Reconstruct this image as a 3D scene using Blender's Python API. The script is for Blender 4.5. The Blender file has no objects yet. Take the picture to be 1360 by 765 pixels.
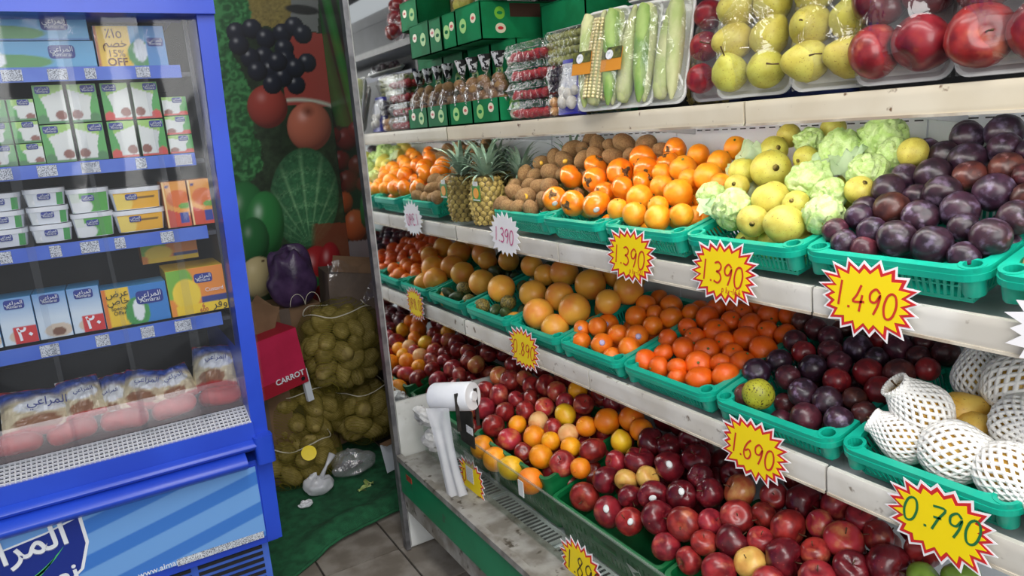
import bpy, bmesh, math, random
from mathutils import Vector, Matrix, Euler, noise
R_ = math.radians
random.seed(7)
S = bpy.context.scene
COL = S.collection

# ------------------------------------------------------------------ camera
cam_d = bpy.data.cameras.new('camera'); cam = bpy.data.objects.new('camera', cam_d); COL.objects.link(cam)
cam.matrix_world = Matrix(((0.852983893, 0.174938308, -0.491746949, 0.0),
                           (-0.516655309, 0.149304628, -0.843074978, 0.0),
                           (-0.074066023, 0.97319305, 0.217737249, 1.6),
                           (0, 0, 0, 1)))
cam_d.sensor_width = 36.0; cam_d.lens = 25.485; cam_d.clip_start = 0.02
S.camera = cam

# ------------------------------------------------------------------ light and exposure
W = bpy.data.worlds.new('shop_daylight'); S.world = W; W.use_nodes = True
bg = W.node_tree.nodes['Background']; bg.inputs[0].default_value = (0.92, 0.96, 1.0, 1); bg.inputs[1].default_value = 0.55
def area(name, loc, rot, sx, sy, power, col=(1, 1, 1)):
    d = bpy.data.lights.new(name, 'AREA'); d.shape = 'RECTANGLE'; d.size = sx; d.size_y = sy; d.energy = power; d.color = col
    o = bpy.data.objects.new(name, d); COL.objects.link(o); o.location = loc; o.rotation_euler = rot
    return o
area('ceiling_tube_light', (0.30, 0.3, 2.93), (0, 0, 0), 0.5, 2.2, 42, (1.0, 0.98, 0.95))
area('shop_front_daylight', (-0.2, -1.7, 2.2), (R_(60), 0, R_(-28)), 2.2, 1.6, 62, (1.0, 0.99, 0.97))
S.view_settings.view_transform = 'Standard'; S.view_settings.look = 'None'
S.view_settings.exposure = 0.0; S.view_settings.gamma = 1.0; S.view_settings.use_curve_mapping = False

# ------------------------------------------------------------------ materials
def srgb(r, g, b):
    f = lambda c: (c / 255 / 12.92) if c / 255 <= 0.04045 else ((c / 255 + 0.055) / 1.055) ** 2.4
    return (f(r), f(g), f(b), 1.0)
MATS = {}
def pm(name, c1, c2=None, scale=20, rough=.5, bump=0.0, bscale=120, rnd=0.0, coat=0.0, metal=0.0, spec=.5, lo=.35, hi=.65,
       detail=4, sss=0.0, c3=None, s3=60, lo3=.6, hi3=.68, axis=None, alpha=1.0, trans=0.0, hue=0.0, dist=0.0, u=1.0):
    scale *= u; s3 *= u; bscale *= u
    m = bpy.data.materials.new(name); m.use_nodes = True; nt = m.node_tree; N = nt.nodes; L = nt.links
    p = N['Principled BSDF']; p.inputs['Roughness'].default_value = rough; p.inputs['Metallic'].default_value = metal
    p.inputs['Specular IOR Level'].default_value = spec; p.inputs['Coat Weight'].default_value = coat; p.inputs['Coat Roughness'].default_value = .12
    p.inputs['Alpha'].default_value = alpha; p.inputs['Transmission Weight'].default_value = trans
    if sss: p.inputs['Subsurface Weight'].default_value = sss; p.inputs['Subsurface Radius'].default_value = (.02, .01, .006)
    tc = N.new('ShaderNodeTexCoord'); out = None
    oi = N.new('ShaderNodeObjectInfo')
    vec = tc.outputs['Object']
    if rnd or hue:
        add = N.new('ShaderNodeVectorMath'); add.operation = 'MULTIPLY_ADD'
        L.new(oi.outputs['Random'], add.inputs[0]); add.inputs[1].default_value = (7, 9, 5); L.new(tc.outputs['Object'], add.inputs[2]); vec = add.outputs[0]
    def mixnoise(ca, cb, sc, l, h, det, ax=None):
        if ax is None:
            n = N.new('ShaderNodeTexNoise'); n.inputs['Scale'].default_value = sc; n.inputs['Detail'].default_value = det; n.inputs['Distortion'].default_value = dist
            L.new(vec, n.inputs['Vector']); fac = n.outputs['Fac']
        mr = N.new('ShaderNodeMapRange'); mr.inputs[1].default_value = l; mr.inputs[2].default_value = h; mr.interpolation_type = 'SMOOTHSTEP'
        L.new(fac, mr.inputs[0])
        mx = N.new('ShaderNodeMix'); mx.data_type = 'RGBA'; L.new(mr.outputs[0], mx.inputs['Factor'])
        for s, c in ((6, ca), (7, cb)):
            if isinstance(c, tuple): mx.inputs[s].default_value = c
            else: L.new(c, mx.inputs[s])
        return mx.outputs[2]
    if c2: out = mixnoise(c1, c2, scale, lo, hi, detail)
    if c3: out = mixnoise(out if out is not None else c1, c3, s3, lo3, hi3, 3)
    if out is None:
        rgb = N.new('ShaderNodeRGB'); rgb.outputs[0].default_value = c1; out = rgb.outputs[0]
    if rnd or hue:
        hs = N.new('ShaderNodeHueSaturation'); mr = N.new('ShaderNodeMapRange')
        mr.inputs[3].default_value = 1 - rnd; mr.inputs[4].default_value = 1 + rnd
        L.new(oi.outputs['Random'], mr.inputs[0]); L.new(mr.outputs[0], hs.inputs['Value'])
        if hue:
            f = N.new('ShaderNodeMath'); f.operation = 'MULTIPLY'; f.inputs[1].default_value = 13.7; L.new(oi.outputs['Random'], f.inputs[0])
            g = N.new('ShaderNodeMath'); g.operation = 'FRACT'; L.new(f.outputs[0], g.inputs[0])
            mh = N.new('ShaderNodeMapRange'); mh.inputs[3].default_value = .5 - hue; mh.inputs[4].default_value = .5 + hue
            L.new(g.outputs[0], mh.inputs[0]); L.new(mh.outputs[0], hs.inputs['Hue'])
        L.new(out, hs.inputs['Color']); out = hs.outputs[0]
    L.new(out, p.inputs['Base Color'])
    if bump:
        n = N.new('ShaderNodeTexNoise'); n.inputs['Scale'].default_value = bscale; n.inputs['Detail'].default_value = 3; L.new(vec, n.inputs['Vector'])
        b = N.new('ShaderNodeBump'); b.inputs['Strength'].default_value = bump; b.inputs['Distance'].default_value = .004
        L.new(n.outputs['Fac'], b.inputs['Height']); L.new(b.outputs[0], p.inputs['Normal'])
    MATS[name] = m
    return m
def film(name, tint=(1, 1, 1, 1), gloss=.10, rough=.08, haze=0.0, hcol=(.9, .9, .9, 1), bump=0.0, bscale=30):
    m = bpy.data.materials.new(name); m.use_nodes = True; nt = m.node_tree; N = nt.nodes; L = nt.links
    N.remove(N['Principled BSDF']); o = N['Material Output']
    t = N.new('ShaderNodeBsdfTransparent'); t.inputs[0].default_value = tint
    g = N.new('ShaderNodeBsdfGlossy'); g.inputs['Roughness'].default_value = rough
    fr = N.new('ShaderNodeLayerWeight'); fr.inputs[0].default_value = .5
    pw = N.new('ShaderNodeMath'); pw.operation = 'POWER'; pw.inputs[1].default_value = 4.0; L.new(fr.outputs['Facing'], pw.inputs[0])
    ad = N.new('ShaderNodeMath'); ad.operation = 'MULTIPLY_ADD'; ad.inputs[1].default_value = .6; ad.inputs[2].default_value = gloss * .35 + .02; ad.use_clamp = True
    L.new(pw.outputs[0], ad.inputs[0])
    mx = N.new('ShaderNodeMixShader'); L.new(ad.outputs[0], mx.inputs[0]); L.new(t.outputs[0], mx.inputs[1]); L.new(g.outputs[0], mx.inputs[2]); last = mx
    if haze:
        d = N.new('ShaderNodeBsdfDiffuse'); d.inputs[0].default_value = hcol
        m2 = N.new('ShaderNodeMixShader'); m2.inputs[0].default_value = haze; L.new(mx.outputs[0], m2.inputs[1]); L.new(d.outputs[0], m2.inputs[2]); last = m2
    if bump:
        n = N.new('ShaderNodeTexNoise'); n.inputs['Scale'].default_value = bscale; n.inputs['Detail'].default_value = 2; n.inputs['Distortion'].default_value = 1.5
        tc = N.new('ShaderNodeTexCoord'); L.new(tc.outputs['Object'], n.inputs['Vector'])
        b = N.new('ShaderNodeBump'); b.inputs['Strength'].default_value = bump; b.inputs['Distance'].default_value = .02
        L.new(n.outputs['Fac'], b.inputs['Height']); L.new(b.outputs[0], g.inputs['Normal']); L.new(b.outputs[0], fr.inputs['Normal'])
    L.new(last.outputs[0], o.inputs[0]); MATS[name] = m
    return m
def printmat(name, rough=.4, coat=0.0):
    m = bpy.data.materials.new(name); m.use_nodes = True; N = m.node_tree.nodes; L = m.node_tree.links
    a = N.new('ShaderNodeVertexColor'); a.layer_name = 'print'; L.new(a.outputs[0], N['Principled BSDF'].inputs['Base Color'])
    N['Principled BSDF'].inputs['Roughness'].default_value = rough; N['Principled BSDF'].inputs['Coat Weight'].default_value = coat
    MATS[name] = m
    return m

# ------------------------------------------------------------------ mesh building
class MB:
    def __init__(s): s.v = []; s.f = []
    def add(s, vs, fs, M=None):
        o = len(s.v)
        s.v += [tuple(M @ Vector(p)) for p in vs] if M is not None else [tuple(p) for p in vs]
        s.f += [tuple(i + o for i in q) for q in fs]; return s
    def box(s, c, d, M=None):
        x, y, z = (k / 2 for k in d); a, b, e = c
        vs = [(a + i * x, b + j * y, e + k * z) for k in (-1, 1) for j in (-1, 1) for i in (-1, 1)]
        return s.add(vs, [(0, 2, 3, 1), (4, 5, 7, 6), (0, 1, 5, 4), (2, 6, 7, 3), (0, 4, 6, 2), (1, 3, 7, 5)], M)
    def rbox(s, c, d, r, M=None, n=3):          # box with rounded vertical edges
        lp = rrect(d[0], d[1], r, n); k = len(lp)
        vs = [(c[0] + x, c[1] + y, c[2] - d[2] / 2) for x, y in lp] + [(c[0] + x, c[1] + y, c[2] + d[2] / 2) for x, y in lp]
        return s.add(vs, [(i, (i + 1) % k, (i + 1) % k + k, i + k) for i in range(k)] + [tuple(range(k))[::-1], tuple(range(k, 2 * k))], M)
    def lathe(s, prof, n=16, M=None, fn=None):
        vs = []; fs = []
        for r, z in prof:
            for i in range(n):
                a = 2 * math.pi * i / n; p = (r * math.cos(a), r * math.sin(a), z); vs.append(fn(p) if fn else p)
        for j in range(len(prof) - 1):
            for i in range(n): fs.append((j * n + i, j * n + (i + 1) % n, (j + 1) * n + (i + 1) % n, (j + 1) * n + i))
        if prof[0][0] > 1e-6: fs.append(tuple(range(n))[::-1])
        if prof[-1][0] > 1e-6: fs.append(tuple((len(prof) - 1) * n + i for i in range(n)))
        return s.add(vs, fs, M)
    def tube(s, path, r, n=6, cap=True, M=None):
        P = [Vector(p) for p in path]; vs = []; fs = []; up = Vector((0, 0, 1)); u = None
        for i, p in enumerate(P):
            t = (P[min(i + 1, len(P) - 1)] - P[max(i - 1, 0)]).normalized()
            if u is None: u = t.cross(up if abs(t.z) < .9 else Vector((1, 0, 0))).normalized()
            else:
                u = (u - t * u.dot(t)); u = u.normalized() if u.length > 1e-6 else t.orthogonal().normalized()
            w = t.cross(u); rr = r[i] if isinstance(r, (list, tuple)) else r
            for k in range(n):
                a = 2 * math.pi * k / n; vs.append(p + u * (rr * math.cos(a)) + w * (rr * math.sin(a)))
        for i in range(len(P) - 1):
            for k in range(n): fs.append((i * n + k, i * n + (k + 1) % n, (i + 1) * n + (k + 1) % n, (i + 1) * n + k))
        if cap: fs += [tuple(range(n))[::-1], tuple((len(P) - 1) * n + k for k in range(n))]
        return s.add(vs, fs, M)
    def prism(s, pts, z0, z1, M=None):          # polygon in xy extruded in z
        k = len(pts)
        vs = [(x, y, z0) for x, y in pts] + [(x, y, z1) for x, y in pts]
        return s.add(vs, [(i, (i + 1) % k, (i + 1) % k + k, i + k) for i in range(k)] + [tuple(range(k))[::-1], tuple(range(k, 2 * k))], M)
    def ring(s, lo, li, z0, z1, M=None):        # band between two loops of equal count
        k = len(lo)
        vs = [(x, y, z) for z in (z0, z1) for lp in (lo, li) for x, y in lp]
        fs = []
        for i in range(k):
            j = (i + 1) % k
            fs += [(i, j, 2 * k + j, 2 * k + i), (k + j, k + i, 3 * k + i, 3 * k + j), (2 * k + i, 2 * k + j, 3 * k + j, 3 * k + i), (j, i, k + i, k + j)]
        return s.add(vs, fs, M)
    def surf(s, fn, nu, nv, M=None, closed=False):
        vs = [fn(i / nu, j / nv) for j in range(nv + 1) for i in range(nu + (0 if closed else 1))]; w = nu if closed else nu + 1
        return s.add(vs, [(j * w + i, j * w + (i + 1) % w, (j + 1) * w + (i + 1) % w, (j + 1) * w + i) for j in range(nv) for i in range(nu)], M)
    def mesh(s, name, m=None, smooth=False):
        me = bpy.data.meshes.new(name); me.from_pydata(s.v, [], s.f); me.validate(); me.update()
        if m: me.materials.append(MATS[m] if isinstance(m, str) else m)
        if smooth:
            me.polygons.foreach_set('use_smooth', [True] * len(me.polygons))
            if smooth != True: me.set_sharp_from_angle(angle=R_(smooth))
        return me
    def build(s, name, m, parent=None, smooth=False, loc=None, rot=None, fix=True):
        me = s.mesh(name, m, smooth)
        if fix: recalc(me)
        return put(name, me, parent, loc, rot)
def recalc(me):
    b = bmesh.new(); b.from_mesh(me); bmesh.ops.recalc_face_normals(b, faces=b.faces); b.to_mesh(me); b.free()
def rrect(w, d, r, n=4):
    out = []
    for cx, cy, a0 in ((w / 2 - r, d / 2 - r, 0), (-w / 2 + r, d / 2 - r, 90), (-w / 2 + r, -d / 2 + r, 180), (w / 2 - r, -d / 2 + r, 270)):
        for i in range(n + 1):
            a = R_(a0 + 90 * i / n); out.append((cx + r * math.cos(a), cy + r * math.sin(a)))
    return out
def put(name, me, parent=None, loc=None, rot=None, scale=None):
    o = bpy.data.objects.new(name, me); COL.objects.link(o)
    if parent: o.parent = parent
    if loc is not None: o.location = loc
    if rot is not None: o.rotation_euler = rot
    if scale is not None: o.scale = scale if isinstance(scale, (tuple, list)) else (scale,) * 3
    return o
def tag(o, label, cat, group=None):
    o['label'] = label; o['category'] = cat
    if group: o['group'] = group
    return o
def thing(name, label, cat, loc=(0, 0, 0), rot=(0, 0, 0), group=None):
    o = bpy.data.objects.new(name, None); COL.objects.link(o); o.location = loc; o.rotation_euler = rot; o.empty_display_size = .05
    return tag(o, label, cat, group)
def struct(o): o['kind'] = 'structure'; return o
def dup(root, loc, rot=None, label=None, group=None, scale=None):
    def cp(o, par):
        c = o.copy(); COL.objects.link(c)
        if par: c.parent = par
        for ch in [q for q in o.children]: cp(ch, c)
        return c
    r = cp(root, None); r.location = loc
    if rot is not None: r.rotation_euler = rot
    if label: r['label'] = label
    if group: r['group'] = group
    if scale is not None: r.scale = scale if isinstance(scale, (tuple, list)) else (scale,) * 3
    return r
def spread(me):
    b = bmesh.new(); b.from_mesh(me); seen = set(); k = 0
    for v in b.verts:
        if v in seen: continue
        st = [v]; isl = []
        while st:
            q = st.pop()
            if q in seen: continue
            seen.add(q); isl.append(q); st += [e.other_vert(q) for e in q.link_edges]
        for q in isl: q.co.z += k * .00012
        k += 1
    b.to_mesh(me); b.free()
def text(name, body, size, m, parent, loc, rot=(0, 0, 0), ext=.0004, align='CENTER', sx=1.0, bold=0.0):
    cu = bpy.data.curves.new(name, 'FONT'); cu.body = body; cu.size = size; cu.extrude = ext; cu.align_x = align; cu.align_y = 'CENTER'; cu.offset = bold; cu.resolution_u = 3
    t = bpy.data.objects.new(name, cu); COL.objects.link(t)
    me = bpy.data.meshes.new_from_object(t.evaluated_get(bpy.context.evaluated_depsgraph_get()))
    bpy.data.objects.remove(t); bpy.data.curves.remove(cu); me.materials.clear(); me.materials.append(MATS[m]); me.name = name; spread(me)
    return put(name, me, parent, loc, rot, (sx, 1, 1))
AR = {'almarai': '\uFEF2\uFECB\uFE8D\uFEAE\uFEE4\uFEDF\uFE8D'}
def boolean(me, cutters):
    a = put('tmp', me); mods = []
    for c in cutters:
        b = put('tmpc', c); md = a.modifiers.new('b', 'BOOLEAN'); md.operation = 'DIFFERENCE'; md.object = b; md.solver = 'EXACT'; mods.append(b)
    bpy.context.view_layer.update()
    r = bpy.data.meshes.new_from_object(a.evaluated_get(bpy.context.evaluated_depsgraph_get()))
    for o in [a] + mods: bpy.data.objects.remove(o)
    return r
ORD = ['first', 'second', 'third', 'fourth', 'fifth', 'sixth', 'seventh', 'eighth', 'ninth', 'tenth', 'eleventh', 'twelfth', 'thirteenth', 'fourteenth']
def lerp(a, b, t): return a + (b - a) * t
def smooth01(a, b, x):
    t = min(1, max(0, (x - a) / (b - a))); return t * t * (3 - 2 * t)

# ------------------------------------------------------------------ shared materials
pm('tile', srgb(150, 143, 134), srgb(118, 110, 100), 9, .55, .1, 60, rnd=.06)
pm('grout', srgb(70, 64, 58), srgb(48, 43, 38), 30, .9)
pm('wallpaint', srgb(92, 88, 84), srgb(78, 74, 70), 6, .8)
pm('lip_cream', srgb(232, 221, 198), srgb(222, 209, 183), 5, .45, .03, 40, c3=srgb(120, 88, 60), s3=34, lo3=.66, hi3=.74)
pm('lip_white', srgb(224, 220, 212), srgb(205, 199, 188), 6, .45, .03, 40, c3=srgb(120, 104, 88), s3=30, lo3=.64, hi3=.74)
pm('lip_edge', srgb(168, 152, 132), srgb(206, 197, 180), 12, .6, lo=.4, hi=.6)
pm('shelf_white', srgb(226, 228, 230), srgb(206, 210, 214), 7, .4)
pm('case_white', srgb(240, 242, 245), srgb(228, 231, 236), 3, .4)
pm('slot_dark', srgb(40, 42, 46), rough=.7)
pm('alu', srgb(150, 150, 154), srgb(118, 118, 122), 20, .38, metal=.7)
pm('alu_dirty', srgb(158, 156, 150), srgb(118, 113, 104), 14, .5, .06, 60, c3=srgb(74, 66, 56), s3=26, lo3=.6, hi3=.7)
pm('case_green', srgb(22, 132, 88), srgb(18, 120, 78), 6, .4, c3=srgb(60, 96, 72), s3=22, lo3=.66, hi3=.74)
pm('red_badge', srgb(178, 60, 44), srgb(120, 60, 44), 90, .5)
pm('grille_grey', srgb(186, 188, 188), srgb(160, 160, 158), 10, .5)
pm('panel_dark', srgb(62, 63, 66), srgb(50, 51, 54), 5, .6)
pm('black', srgb(26, 26, 28), rough=.5)
pm('dark_metal', srgb(58, 56, 54), srgb(40, 38, 36), 30, .45, metal=.3)
pm('panel_white', srgb(222, 224, 222), srgb(196, 197, 192), 5, .5, c3=srgb(128, 120, 108), s3=12, lo3=.64, hi3=.76)
def mirror_mat():
    m = bpy.data.materials.new('mirror'); m.use_nodes = True; nt = m.node_tree; p = nt.nodes['Principled BSDF']
    p.inputs['Base Color'].default_value = (.80, .82, .82, 1); p.inputs['Metallic'].default_value = 1; p.inputs['Roughness'].default_value = .03
    MATS['mirror'] = m
mirror_mat()
film('glass', (.90, .95, .93, 1), .08, .03)
film('glass_hazy', (.88, .92, .90, 1), .14, .12, .10, (.75, .78, .76, 1))
def lampmat(name, strength, col=(1, .98, .94, 1)):
    m = bpy.data.materials.new(name); m.use_nodes = True; p = m.node_tree.nodes['Principled BSDF']
    p.inputs['Emission Color'].default_value = col; p.inputs['Emission Strength'].default_value = strength; MATS[name] = m
lampmat('tube_glow', 20)

# ------------------------------------------------------------------ floor and walls
fl = MB().box((0.3, 1.2, -.03), (5.4, 6.4, .05)).build('floor', 'grout'); struct(fl)
tl = MB().box((0, 0, 0), (.292, .292, .012)).mesh('floor_tile', 'tile')
for i in range(7):
    for j in range(8):
        put('floor_tile', tl, fl, (-.95 + .3 * i + .15, 1.45 + .3 * j, -.004))
struct(MB().box((0.3, 3.932, 1.4), (5.4, .06, 2.8)).build('wall_back', 'wallpaint'))
struct(MB().box((1.275, 3.2, 1.25), (.05, 1.40, 2.5)).build('wall_right', 'wallpaint'))

struct(MB().box((-.3, .6, 3.0), (5.2, 6.7, .05)).build('ceiling', 'case_white'))

# ------------------------------------------------------------------ refrigerated produce case
CASE = thing('display_case', 'long open white produce case with green front stripe and three shelves of fruit', 'display case', (1.3, 1.4, 0))
def cpart(mb, name, m, parent=CASE, smooth=False):
    o = mb.build(name, m, parent, smooth)
    if parent is CASE: o.location = (-1.3, -1.4, 0)
    return o
YE, YN = 2.458, .05                       # far end (mirror) and near end
LIPS = [(1.613, .049, 'lip_cream', (.05, 1.068, 2.458)), (1.246, .056, 'lip_white', (.05, .90, 1.78, 2.458)), (.876, .060, 'lip_white', (.05, .86, 1.66, 2.458))]
for zt, h, lm, ys in LIPS:
    sh = cpart(MB().box((1.445, (YE + YN) / 2, zt - .024), (.45, YE - YN, .012)), 'shelf', 'shelf_white')
    for a, b in zip(ys, ys[1:]):
        mb = MB(); n = 7; pr = []
        for k in range(n + 1):
            t = k / n; pr.append((1.209 + .003 * t - .002 * (0 < k < n), zt - h * t))
        pr = [(1.220, zt + .001)] + pr + [(1.222, zt - h)]
        vs = [(x, y, z) for y in (a + .003, b - .003) for x, z in pr]; k = len(pr)
        mb.add(vs, [(i, i + 1, k + i + 1, k + i) for i in range(k - 1)] + [(k - 1, 0, k, 2 * k - 1), tuple(range(k)), tuple(range(k, 2 * k))[::-1]])
        lo = mb.build('price_rail', lm, sh, 40)
        MB().box((1.2175, b, zt - h / 2), (.004, .016, h - .006)).build('joint_light_block', 'slot_dark', lo)  # dark backing added behind the rail joint so lamp light does not leak through
        ed = MB().box((1.2115, (a + b) / 2, zt - h + .002), (.007, b - a - .006, .005)).build('rail_edge', 'lip_edge', lo)
    pf = MB()
    for i in range(int((YE - YN) / .026)):
        pf.lathe([(.0045, 0), (.0045, .0008)], 8, Matrix.Translation((1.235, YN + .013 + .026 * i, zt - .0175)))
    o = pf.build('painted_hole', 'case_white' if zt > 1 else 'slot_dark', sh); o['kind'] = 'stuff'  # discs in place of holes; white ones paint the light showing through
    for y in (.1, .86, 1.66, 2.44):
        MB().prism([(1.24, zt - .031), (1.66, zt - .031), (1.66, zt - .08)], y - .002, y + .002, Matrix(((1, 0, 0, 0), (0, 0, 1, 0), (0, 1, 0, 0), (0, 0, 0, 1)))).build('shelf_bracket', 'shelf_white', sh)
# back wall in panels, each with its row of slots
for a, b in ((.05, .95), (.95, 1.75), (1.75, 2.458)):
    for z0, z1 in ((.35, .86), (.868, 1.235), (1.243, 1.605), (1.613, 2.3)):
        bp = cpart(MB().box((1.68, (a + b) / 2, (z0 + z1) / 2), (.02, b - a - .004, z1 - z0 - .004)), 'back_panel', 'case_white' if z0 < 1.6 else 'panel_dark')
        sl = MB(); n = int((b - a) / .034)
        for i in range(n):
            for zz in (z1 - .062, z1 - .20): sl.box((1.6695, a + .02 + i * .034, zz), (.002, .020, .0032))
        o = sl.build('slot_row', 'slot_dark', bp); o['kind'] = 'stuff'
# mirrored end panel
ep = cpart(MB().box((1.28, YE + .018, 1.16), (.80, .02, 2.30)), 'end_panel', 'panel_white')
MB().box((.876, YE + .014, 1.16), (.018, .034, 2.30)).build('edge_trim', 'alu', ep)
MB().box((1.285, YE + .004, 1.465), (.79, .006, 1.68)).build('mirror', 'mirror', ep)
MB().box((1.285, YE + .003, .32), (.79, .008, .60)).build('lower_panel', 'panel_white', ep)
# base cabinet
bs = cpart(MB().box((1.30, 1.25, .25), (.72, 2.40, .22)), 'base', 'case_white')
MB().box((.878, 1.25, .405), (.022, 2.40, .022)).build('front_rail', 'alu_dirty', bs, 40)
MB().box((.945, 1.25, .392), (.125, 2.40, .016)).build('front_ledge', 'alu_dirty', bs)
MB().box((.880, 1.25, .328), (.014, 2.40, .128)).build('green_stripe', 'case_green', bs)
MB().box((.905, 1.25, .225), (.05, 2.40, .075)).build('lower_front', 'alu_dirty', bs)
MB().box((1.35, 1.25, .095), (.70, 2.36, .19)).build('kick_plate', 'black', bs)
MB().box((.8725, 2.36, .352), (.002, .05, .022)).build('badge', 'red_badge', bs, loc=(0, 0, 0))
for i in range(6):
    y = 2.2 - i * .37
    g = MB().box((1.055, y, .366), (.085, .35, .004)).build('air_grille', 'grille_grey', bs)
    sl = MB()
    for k in range(17): sl.box((1.055, y - .155 + k * .0195, .3686), (.06, .008, .002))
    o = sl.build('grille_slot', 'slot_dark', g); o['kind'] = 'stuff'
fg = cpart(MB().box((.985, 1.25, .49), (.004, 2.38, .185)), 'front_glass', 'glass')
MB().box((.985, 1.25, .584), (.0065, 2.38, .004)).build('glass_edge', 'glass_hazy', fg)
MB().box((.9815, 1.72, .545), (.002, .028, .05)).build('glass_sticker', 'panel_white', fg)
# canopy with its tube lamp over the case
cn = cpart(MB().box((1.13, 1.25, 2.33), (.62, 2.40, .07)), 'canopy', 'black')
MB().box((.845, 1.25, 2.285), (.05, 2.40, .11)).build('canopy_front', 'dark_metal', cn)
for k in range(2):
    MB().tube([(1.0, .2 + k * 1.13, 2.262), (1.0, 1.26 + k * 1.13, 2.262)], .014, 10).build('tube_lamp', 'tube_glow', cn, True)
MB().tube([(1.252, .12, 1.578), (1.252, 2.40, 1.578)], .008, 8).build('shelf_tube_lamp', 'tube_glow', cn, True)

# ------------------------------------------------------------------ teal baskets
pm('teal', srgb(20, 178, 150), srgb(16, 168, 142), 8, .32, spec=.5, rnd=.04)
pm('crate_green', srgb(14, 112, 62), srgb(10, 98, 52), 9, .38, rnd=.05)
pm('hole_dark', srgb(8, 60, 52), rough=.6)
def basket_meshes(D=.395, Wd=.335, h=.078):
    cx = D / 2
    out = [(x + cx, y) for x, y in rrect(D, Wd, .038, 6)]; inn = [(x + cx, y) for x, y in rrect(D - .036, Wd - .036, .052, 6)]
    cor = [(.026 + (D - .052) * a, sy * (Wd / 2 - .026)) for a in (0, 1) for sy in (-1, 1)]
    # thicken corners: bosses joined to the rim
    mb = MB(); mb.ring(out, inn, h - .012, h)
    o2 = [(x + cx, y) for x, y in rrect(D + .003, Wd + .003, .039, 6)]; i2 = [(x + cx, y) for x, y in rrect(D - .004, Wd - .004, .037, 6)]
    rim = mb.mesh('rim', 'teal', 40); recalc(rim)
    post = MB().lathe([(.0145, -.030), (.0145, .0012), (.0215, .0012), (.0215, -.006), (.0195, -.012), (.0175, -.052), (.0165, -.054), (0, -.054)], 18).mesh('corner_post', 'teal', 40)
    inner = MB().lathe([(0, -.022), (.0146, -.022)], 14).mesh('post_hole', 'hole_dark')
    cuts = [MB().lathe([(.0146, -.05), (.0146, .05)], 14, Matrix.Translation((x, y, h))).mesh('c') for x, y in cor]
    for c in cuts: recalc(c)
    rimh = boolean(rim, cuts)
    sk = MB().ring(o2, i2, h - .022, h - .010).mesh('sk'); b = bmesh.new(); b.from_mesh(rimh); b.from_mesh(sk); b.to_mesh(rimh); b.free()
    rimh.name = 'rim'
    w = MB(); z0, z1 = .006, h - .012
    def wall(p0, p1, q0, q1, n):
        for k in range(n + 1):
            t = k / n; a = Vector(p0).lerp(Vector(p1), t); b = Vector(q0).lerp(Vector(q1), t)
            d = (Vector(p1) - Vector(p0)).normalized() * .0028; nn = Vector((d.y, -d.x, 0)).normalized() * .0014
            vs = [a - d - nn, a + d - nn, a + d + nn, a - d + nn, b - d - nn, b + d - nn, b + d + nn, b - d + nn]
            w.add(vs, [(0, 1, 5, 4), (1, 2, 6, 5), (2, 3, 7, 6), (3, 0, 4, 7)])
        for tz in (.0, .47, .93):
            a0 = Vector(p0).lerp(Vector(q0), tz); a1 = Vector(p1).lerp(Vector(q1), tz); u = (Vector(q0) - Vector(p0)) * (.05 if tz == .47 else .08)
            nn = Vector((a1.y - a0.y, a0.x - a1.x, 0)).normalized() * .0016
            w.add([a0 - nn, a1 - nn, a1 + u - nn, a0 + u - nn, a0 + nn, a1 + nn, a1 + u + nn, a0 + u + nn], [(0, 1, 2, 3), (7, 6, 5, 4), (0, 4, 5, 1), (3, 2, 6, 7)])
    xi0, xi1, yi = .034, D - .034, Wd / 2 - .034; xo0, xo1, yo = .012, D - .012, Wd / 2 - .012
    wall((xi0, yi, z0), (xi0, -yi, z0), (xo0, yo, z1), (xo0, -yo, z1), 24)
    wall((xi1, yi, z0), (xi1, -yi, z0), (xo1, yo, z1), (xo1, -yo, z1), 24)
    wall((xi0, yi, z0), (xi1, yi, z0), (xo0, yo, z1), (xo1, yo, z1), 30)
    wall((xi0, -yi, z0), (xi1, -yi, z0), (xo0, -yo, z1), (xo1, -yo, z1), 30)
    wm = w.mesh('slotted_wall', 'teal'); recalc(wm)
    fm = MB().box((D / 2, 0, .004), (D - .066, Wd - .066, .004)).mesh('basket_floor', 'teal')
    return rimh, post, inner, wm, fm, [(x, y, h) for x, y in cor]
BM = basket_meshes()
def basket(label, y0, y1, zs, tilt=14, x=1.222, yaw=0, lift=-.016):
    yc = (y0 + y1) / 2
    t = thing('fruit_basket', label, 'basket', (x, yc, zs + lift), (0, -R_(tilt), R_(yaw)), 'teal slotted fruit baskets')
    if zs > 1: t.location.z += .012; t.location.x += .008
    t.scale = (1, (y1 - y0 - .004) / .338, 1)
    put('rim', BM[0], t); put('slotted_wall', BM[3], t); put('basket_floor', BM[4], t)
    for c in BM[5]:
        p = put('corner_post', BM[1], t, c); put('post_hole', BM[2], p)
    return t
S2, S3 = 1.245, .875
basket('teal basket of brown kiwis beside the pineapples on the middle shelf', 1.885, 2.215, S2, 12, 1.235)
basket('teal basket of shiny persimmons next to the kiwi basket', 1.577, 1.88, S2)
basket('teal basket of oranges between the persimmons and the wrapped pears', 1.268, 1.575, S2)
basket('teal basket of pears in green tissue on the middle shelf', 0.938, 1.266, S2)
basket('teal basket of dark purple plums above the 1.490 price star', .588, .936, S2)
basket('teal basket at the right edge of the middle shelf', .24, .586, S2)
basket('teal basket of small green avocados next to the mirror', 2.124, 2.452, S3)
basket('teal basket of large grapefruits above the 0.890 price star', 1.818, 2.122, S3)
basket('teal basket of small stickered mandarins right of the grapefruits', 1.514, 1.816, S3)
basket('teal basket heaped with bright orange mandarins on the lower shelf', 1.176, 1.512, S3)
basket('teal basket of reddish plums above the 1.690 price star', .842, 1.174, S3)
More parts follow.
